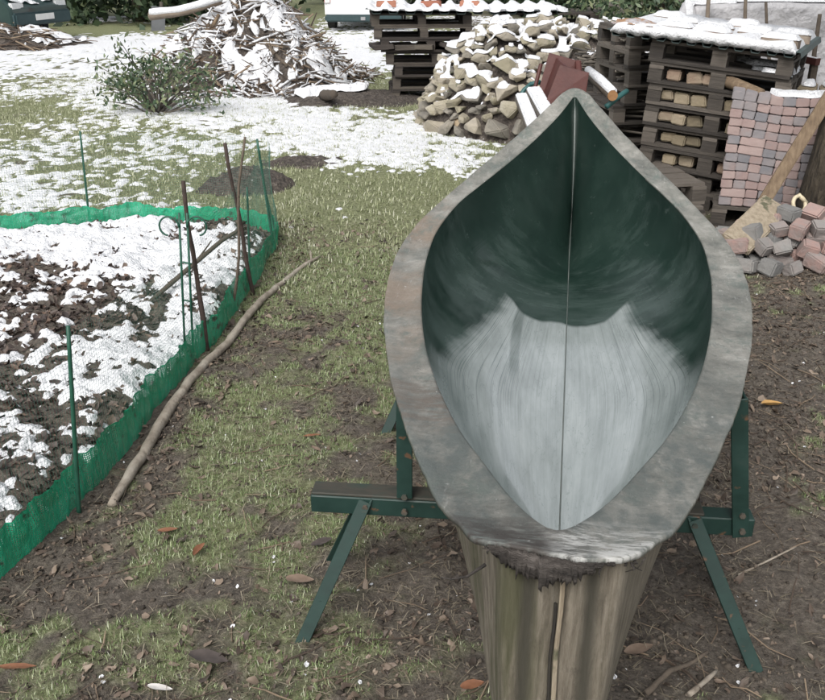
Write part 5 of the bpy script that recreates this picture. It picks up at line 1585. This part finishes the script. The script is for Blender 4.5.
# the snow covered heap by the parked car
c1 = G(22, 50); BC2 = (c1.x - .75, c1.y + .7)
V2, F2 = heap_mesh(BC2, 1.45, .9, .50, 56, 53, 1.3, .4)
tag(np_obj('garden_waste_heap', V2, F2, M['mud_heap'], smooth=True), 'low snow covered heap of garden waste in front of the dark car', 'heap')
hb2 = height_of(V2, F2); b = MB()
for i in range(200):
    x, y = BC2[0] + random.uniform(-1.3, 1.3), BC2[1] + random.uniform(-.9, .8)
    z = max(hb2(x, y), .0) + .02; L_ = random.uniform(.2, .9); th = random.gauss(-.5, .6); r = random.uniform(.006, .018)
    d = Vector((math.cos(th), math.sin(th), random.gauss(0, .15))) * L_ / 2
    b.tube([Vector((x, y, z)) - d, Vector((x, y, z + .03)), Vector((x, y, z)) + d], [r, r, r * .5], 5)
tag(b.build('waste_stalks', M['twig']), 'bent stalks lying on the snow covered waste heap', kind='stuff')

# ------------------------------------------------------------------ evergreen shrub on the snowy lawn
sc = G(158, 113); sh = empty('evergreen_shrub', (sc.x, sc.y, gz(sc.x, sc.y)))
tag(sh, 'loose evergreen shrub standing in snow before the brushwood heap', 'shrub')
rs = np.random.default_rng(8); random.seed(8)
b = MB(); tips = []
for i in range(46):
    a = random.uniform(0, 6.28); L_ = random.uniform(.45, 1.05); rr_ = random.uniform(.35, 1.0)
    dx, dy = math.cos(a) * .80 * rr_ + .04, math.sin(a) * .45 * rr_
    hz = math.sqrt(max(.06, 1 - rr_ * rr_)) * .22 + random.uniform(.0, .5)
    if dx < -.3: hz += .10
    p1 = Vector((dx * .5, dy * .5, hz * .62)); p2 = Vector((dx, dy, hz))
    b.tube([(random.uniform(-.08, .08), random.uniform(-.05, .05), -.03), p1, p2], [.012, .008, .003], 5)
    tips += [p1.lerp(p2, f) for f in (.15, .4, .6, .8, .95, 1.0)]
b.build('stems', M['greygreen_twig'], sh)
tips = np.array([tuple(t) for t in tips]); nl_ = 1500
idx = rs.integers(0, len(tips), nl_)
c = tips[idx] + rs.normal(0, .062, (nl_, 3)); c[:, 2] = np.maximum(c[:, 2], .01)
u = rs.normal(0, 1, (nl_, 3)); u[:, 2] -= .5; u /= np.linalg.norm(u, axis=1)[:, None]
w = np.cross(u, rs.normal(0, 1, (nl_, 3))); w /= np.linalg.norm(w, axis=1)[:, None]
s = (rs.random(nl_) * .6 + .6)[:, None] * .038
Vt = np.stack([c - u * s, c + w * s * .42, c + u * s, c - w * s * .42], 1).reshape(-1, 3)
np_obj('foliage', Vt, np.arange(nl_)[:, None] * 4 + np.arange(4)[None], M['shrubleaf'], sh)

# ------------------------------------------------------------------ vehicles
def vehicle(name, label, cat, loc, rz, prof, belt, width, wheels, paint, front_y, rear_y, glass_sides, tall):
    """prof: side outline (y,z) of the body; wheels: y positions; built along local y (front = +y)"""
    t = empty(name, loc, rz); tag(t, label, cat)
    hw = width / 2
    n = len(prof); vs = []
    xsec = [(-1.0, .97), (-.97, 1.0), (0, 1.0), (.97, 1.0), (1.0, .97)]
    cols = []
    for fx, k in ((-1, .985), (-.93, 1), (0, 1.012), (.93, 1), (1, .985)):
        for (y, z) in prof:
            tum = 1 - .16 * max(0, (z - belt)) / max(.1, tall - belt) * (abs(fx) > .5)
            vs.append((fx * hw * tum, (y - (front_y + rear_y) / 2) * k + (front_y + rear_y) / 2, z * (1 if k >= 1 else .997)))
    fs = []
    for a in range(4):
        for j in range(n):
            fs.append((a * n + j, a * n + (j + 1) % n, (a + 1) * n + (j + 1) % n, (a + 1) * n + j))
    fs.append(tuple(range(n))); fs.append(tuple(reversed(range(4 * n, 5 * n))))
    o = obj('body', vs, fs, paint, t, bevel=.012); fix_normals(o.data)
    for y in wheels:
        for sx in (-1, 1):
            b = MB(); b.tube([(sx * (hw - .19), y, .30), (sx * (hw + .005), y, .30)], .30, 24); wh = b.build('wheel', M['tyre'], t, bevel=.02)
            b = MB(); b.tube([(sx * (hw + .003), y, .30), (sx * (hw + .014), y, .30)], .19, 18); b.build('hub_cap', M['alloy'], wh)
    for sx in (-1, 1):
        for poly in glass_sides:
            pts = []
            for (y, z) in poly:
                tum = 1 - .16 * max(0, z - belt) / max(.1, tall - belt)
                pts.append(Vector((sx * (hw * tum + .004), y, z)))
            prism_plate(pts, .006, (sx, 0, 0)).build('side_window', M['autoglass'], t)
    return t, hw
vb = G(325, 31)
vprof = [(-.02, .34), (-.04, .60), (-.03, 1.05), (.12, 1.80), (.35, 1.92), (2.7, 1.90), (3.25, 1.25), (3.95, 1.02), (4.1, .72), (4.1, .34), (3.55, .30), (.6, .30)]
vx = vb.x + .87
van, hw = vehicle('parked_van', 'white van parked rear towards the yard, red tail light', 'van', (vx, vb.y, gz(vx, vb.y)), R(-1), vprof, 1.05, 1.72, (.75, 3.2), M['whitepaint'], 4.1, -.04, [[(.35, 1.12), (.35, 1.68), (1.5, 1.70), (1.5, 1.12)], [(1.6, 1.12), (1.6, 1.70), (2.55, 1.68), (3.0, 1.15)]], 1.92)
b = MB(); b.box((0, -.07, .275), (1.70, .14, .15)); b.build('bumper', M['darkplastic'], van, bevel=.03)
for sx in (-1, 1):
    b = MB(); b.box((sx * .79, -.035, .80), (.14, .05, .42)); tl = b.build('tail_light', M['redlight'], van, bevel=.01)
    b = MB(); b.box((sx * .79, -.062, .63), (.12, .01, .07)); b.build('reverse_lamp', M['clearlight'], tl)
prism_plate([(-.66, -.022, 1.12), (.66, -.022, 1.12), (.60, .085, 1.66), (-.60, .085, 1.66)], .01, (0, -1, .2)).build('rear_window', M['autoglass'], van)
b = MB(); b.box((0, -.052, .86), (.52, .016, .11)); b.build('number_plate', M['plate'], van)
b = MB(); b.box((.0, -.152, .275), (.10, .02, .07)); b.build('tow_socket', M['alloy'], van)
cb = G(46, 35)
cprof = [(-.02, .38), (-.03, .70), (.05, .92), (.55, 1.02), (.95, 1.40), (2.55, 1.43), (3.1, .98), (4.0, .88), (4.18, .68), (4.2, .36), (3.6, .28), (.7, .28)]
car, hw = vehicle('parked_car', 'dark green car with snow on its bonnet at the lawn edge', 'car', (cb.x - 3.35, cb.y - .4, gz(cb.x - 2, cb.y + 1)), R(-108), cprof, .95, 1.68, (.75, 3.35), M['carpaint'], 4.2, -.03, [[(.75, .98), (1.02, 1.32), (1.75, 1.36), (1.75, .98)], [(1.82, .98), (1.82, 1.36), (2.45, 1.36), (2.92, .98)]], 1.43)
b = MB(); b.box((0, 4.19, .48), (1.62, .12, .24)); b.build('bumper', M['darkplastic'], car, bevel=.03)
b = MB(); b.box((0, 4.262, .50), (.52, .016, .11)); b.build('number_plate', M['plate'], car)
for sx in (-1, 1):
    b = MB(); b.box((sx * .62, 4.12, .70), (.34, .12, .15)); b.build('headlight', M['clearlight'], car, bevel=.02)
prism_plate([(-.66, 3.10, .985), (.66, 3.10, .985), (.58, 2.60, 1.39), (-.58, 2.60, 1.39)], .008, (0, .6, .8)).build('windscreen', M['autoglass'], car)

# ------------------------------------------------------------------ trees and hedge beyond
g_ = 'dark trees at the end of the yard'
tl_ = [(-12.6, 27.5, 6.5, 'dark bushy evergreen behind the parked car'), (-9.0, 24.6, 5.8, 'dark spreading evergreen just beside the parked car'), (-6.9, 24.2, 5.2, 'dark evergreen shading the far edge of the lawn'), (-5.0, 26.0, 6.2, 'evergreen behind the brushwood heap, next to the van gap'),
       (-2.6, 31.5, 6, 'evergreen far behind the white van'), (.9, 31, 5.6, 'evergreen beyond the dark pallet stack'), (3.4, 27, 5.6, 'evergreen beyond the stone heap'), (6.2, 24, 6, 'evergreen behind the foil covered pile'), (9.5, 23, 6.5, 'evergreen far behind the tree trunk'), (-16, 27, 6, 'evergreen at the far side of the parked car')]
for i, (x, y, h, lab) in enumerate(tl_):
    tree((x, y, gz(x, y)), h, .17, 1.9, .12, 5200, .13, lab, g_, 100 + i, M['trunkbark'], M['conifer'], conic=i % 3 != 1)
tp = G(158, 31); b = MB()
b.beam((0, 0, -.02), (.07, .12, .50), .30, .025, (0, -1, .2))
o = b.build('grey_board', M['greytarp'], bevel=.004); o.location = (tp.x, tp.y, gz(tp.x, tp.y)); o.rotation_euler = (0, 0, .3)
tag(o, 'grey board propped at the end of the lawn before the dark trees', 'board')
b = MB(); b.tube([(tp.x + .06, tp.y + .24, -.05), (tp.x + .08, tp.y + .22, .6)], .04, 8); tag(b.build('fence_post', M['darkwood']), 'dark post holding up the grey board at the end of the lawn', 'post')
# dark green bush behind the stacks
g3 = empty('conifer_bush', (2.72, 11.9, 0)); tag(g3, 'dark green bush behind the snowy corrugated sheet', 'bush')
b = MB(); b.tube([(0, 0, -.05), (0, 0, .9)], [.05, .02], 6); b.build('stem', M['trunkbark'], g3)
nl_ = 2600; cc = rs.normal(0, 1, (60, 3)) * [.42, .35, .3] + [0, 0, .95]; c = cc[rs.integers(0, 60, nl_)] + rs.normal(0, .09, (nl_, 3))
u = rs.normal(0, 1, (nl_, 3)); u /= np.linalg.norm(u, axis=1)[:, None]; w = np.cross(u, rs.normal(0, 1, (nl_, 3))); w /= np.linalg.norm(w, axis=1)[:, None]; s = (rs.random(nl_) * .6 + .6)[:, None] * .05
np_obj('foliage', np.stack([c - u * s, c + w * s * .4, c + u * s, c - w * s * .4], 1).reshape(-1, 3), np.arange(nl_)[:, None] * 4 + np.arange(4)[None], M['shrubleaf'], g3)

# ================================================================== snow that settled on the heaps, roofs and car
bpy.context.view_layer.update()
DG = bpy.context.evaluated_depsgraph_get()
SNOW_JOBS = []
SKIP = ('brushwood', 'twig_snow', 'waste_stalks', 'foliage', 'stems', 'crown', 'wire_netting', 'cut_branch', 'snow_layer')
def drape(xr, yr, step, minz, maxz, mask, thick, label, nmin=.45, smooth=1, jump=.09):
    xs = np.arange(xr[0], xr[1], step); ys = np.arange(yr[0], yr[1], step)
    Zh = np.full((len(ys), len(xs)), np.nan)
    for j, y in enumerate(ys):
        for i, x in enumerate(xs):
            zc = maxz; ok = False
            for _k in range(7):
                ok, loc, nr, _, ob, _ = S.ray_cast(DG, Vector((x, y, zc)), Vector((0, 0, -1)))
                if not ok or ob.name.split('.')[0] not in SKIP: break
                zc = loc.z - .002
            if ok and loc.z > minz and ob.name.split('.')[0] not in ('foliage', 'crown', 'twig_snow', 'wire_netting', 'lawn_snow', 'snow_cap', 'snow_layer', 'sacking') and (abs(nr.z) > nmin): Zh[j, i] = loc.z
    X, Y = np.meshgrid(xs, ys)
    T = mask(X, Y, Zh)
    Zs = Zh.copy()
    for _ in range(smooth):
        pad = np.pad(Zs, 1, constant_values=np.nan)
        st_ = np.stack([pad[1 + a:1 + a + Zs.shape[0], 1 + b_:1 + b_ + Zs.shape[1]] for a in (-1, 0, 1) for b_ in (-1, 0, 1)])
        near = np.abs(st_ - Zs[None]) < jump
        Zs = np.where(np.isnan(Zs), np.nan, np.nanmean(np.where(near, st_, np.nan), 0))
    bad = np.isnan(Zh)
    pad = np.pad(bad, 1, constant_values=True)
    edge = np.zeros_like(bad)
    padz = np.pad(Zh, 1, constant_values=np.nan)
    for a, b_ in ((-1, 0), (1, 0), (0, -1), (0, 1)):
        zz = padz[1 + a:1 + a + Zh.shape[0], 1 + b_:1 + b_ + Zh.shape[1]]
        edge |= np.isnan(zz) | (zz < Zh - jump)
    t = np.clip(T, -.012, thick)
    t = np.where(edge & (t > .004), .35 * t, t)
    Zf = np.where(t > 0, np.fmax(Zs, Zh) + t, Zh + t)
    # faces
    I = np.arange(X.size).reshape(X.shape)
    F = np.stack([I[:-1, :-1], I[:-1, 1:], I[1:, 1:], I[1:, :-1]], -1).reshape(-1, 4)
    zf, tf = Zf.ravel(), t.ravel()
    q = zf[F]; ok = ~np.isnan(q).any(1) & ((np.nanmax(q, 1) - np.nanmin(q, 1)) < jump) & (tf[F] > .001).any(1)
    F = F[ok]
    if not len(F): return
    for it in range(3):
        ed = np.concatenate([F[:, [0, 1]], F[:, [1, 2]], F[:, [2, 3]], F[:, [3, 0]]]); ed.sort(1)
        key = ed[:, 0].astype(np.int64) * X.size + ed[:, 1]
        uq, inv, cnt = np.unique(key, return_inverse=True, return_counts=True)
        nb = (cnt[inv] == 1).reshape(4, -1).sum(0); F = F[nb < 3]
        if not len(F): return
    # round off the ragged outline
    ed = np.concatenate([F[:, [0, 1]], F[:, [1, 2]], F[:, [2, 3]], F[:, [3, 0]]]); ed.sort(1)
    ue, cnt = np.unique(ed, axis=0, return_counts=True); be = ue[cnt == 1]
    Xr, Yr = X.ravel().copy(), Y.ravel().copy(); zf = zf.copy()
    for it in range(12):
        for arr in (Xr, Yr, zf):
            sm = np.zeros_like(arr); c_ = np.zeros_like(arr)
            np.add.at(sm, be[:, 0], arr[be[:, 1]]); np.add.at(sm, be[:, 1], arr[be[:, 0]]); np.add.at(c_, be.ravel(), 1)
            k_ = c_ > 0; arr[k_] = .45 * arr[k_] + .55 * sm[k_] / c_[k_]
    bv = np.unique(be); zf[bv] -= .010
    X, Y = Xr, Yr
    used = np.unique(F); re = np.zeros(X.size, int); re[used] = np.arange(len(used))
    Vt = np.stack([X.ravel(), Y.ravel(), zf], -1)[used]
    SNOW_JOBS.append((Vt, re[F], label))
drape((-.15, 3.1), (8.3, 11.2), .015, .26, 2.2, lambda x, y, z: (fbm(x * 2.2, y * 2.2, 4, 101) * .7 + fbm(x * 11, y * 11, 2, 103) * .3 - .45 + .14 * np.nan_to_num(np.clip((z - .35) / .5, -1, 1)) - .25 * np.exp(-((x - 1.0) / .22) ** 2 - ((y - 8.9) / .3) ** 2)) * .30, .030, 'snow caps lying over the stones of the heap', smooth=4, nmin=.35, jump=.045)
drape((BC[0] - 1.75, BC[0] + 1.7), (BC[1] - 2.0, BC[1] + 1.6), .019, .03, 2.6, lambda x, y, z: (fbm(x * 3, y * 3, 3, 111) * .55 + fbm(x * 14, y * 14, 2, 113) * .45 - .46) * .9, .085, 'snow clumps clinging to the brushwood heap', smooth=3, nmin=.15, jump=.10)
drape((BC2[0] - 2.0, BC2[0] + 2.1), (BC2[1] - 1.5, BC2[1] + 1.4), .03, .03, 2, lambda x, y, z: (fbm(x * 2.5, y * 2.5, 3, 121) * .6 + fbm(x * 9, y * 9, 2, 123) * .4 - .45) * .7, .08, 'snow blanket over the garden waste heap', smooth=3, nmin=.3, jump=.075)
drape((2.35, 3.7), (5.5, 7.0), .016, .62, .985, lambda x, y, z: (fbm(x * 5, y * 5, 3, 141) - .34) * .3, .030, 'snow lying along the paver wall and yellow bricks', smooth=2, nmin=.5, jump=.06)
drape((cL.x - .5, cL.x + 2.1), (cL.y - .25, cL.y + 1.2), .022, .95, 2.0, lambda x, y, z: (fbm(x * 4, y * 4, 3, 151) - .25) * .3, .05, 'snow lying over the roof of the dark pallet stack', smooth=2, nmin=.4, jump=.07)
drape((2.6, 7.9), (9.0, 10.2), .05, 1.1, 2.0, lambda x, y, z: (fbm(x * 2, y * 2, 3, 161) - .25) * .3, .05, 'snow lying along the top of the foil covered pile', smooth=1, nmin=.4)
drape((-13.4, -7.6), (20.5, 25.2), .055, .55, 2.2, lambda x, y, z: (fbm(x * 1.6, y * 1.6, 3, 171) - .44) * .5, .05, 'snow left on the bonnet and roof of the dark car', smooth=1, nmin=.5)
for Vt, F_, lab in SNOW_JOBS:
    tag(np_obj('settled_snow', Vt, F_, M['snow'], smooth=True), lab, kind='stuff')
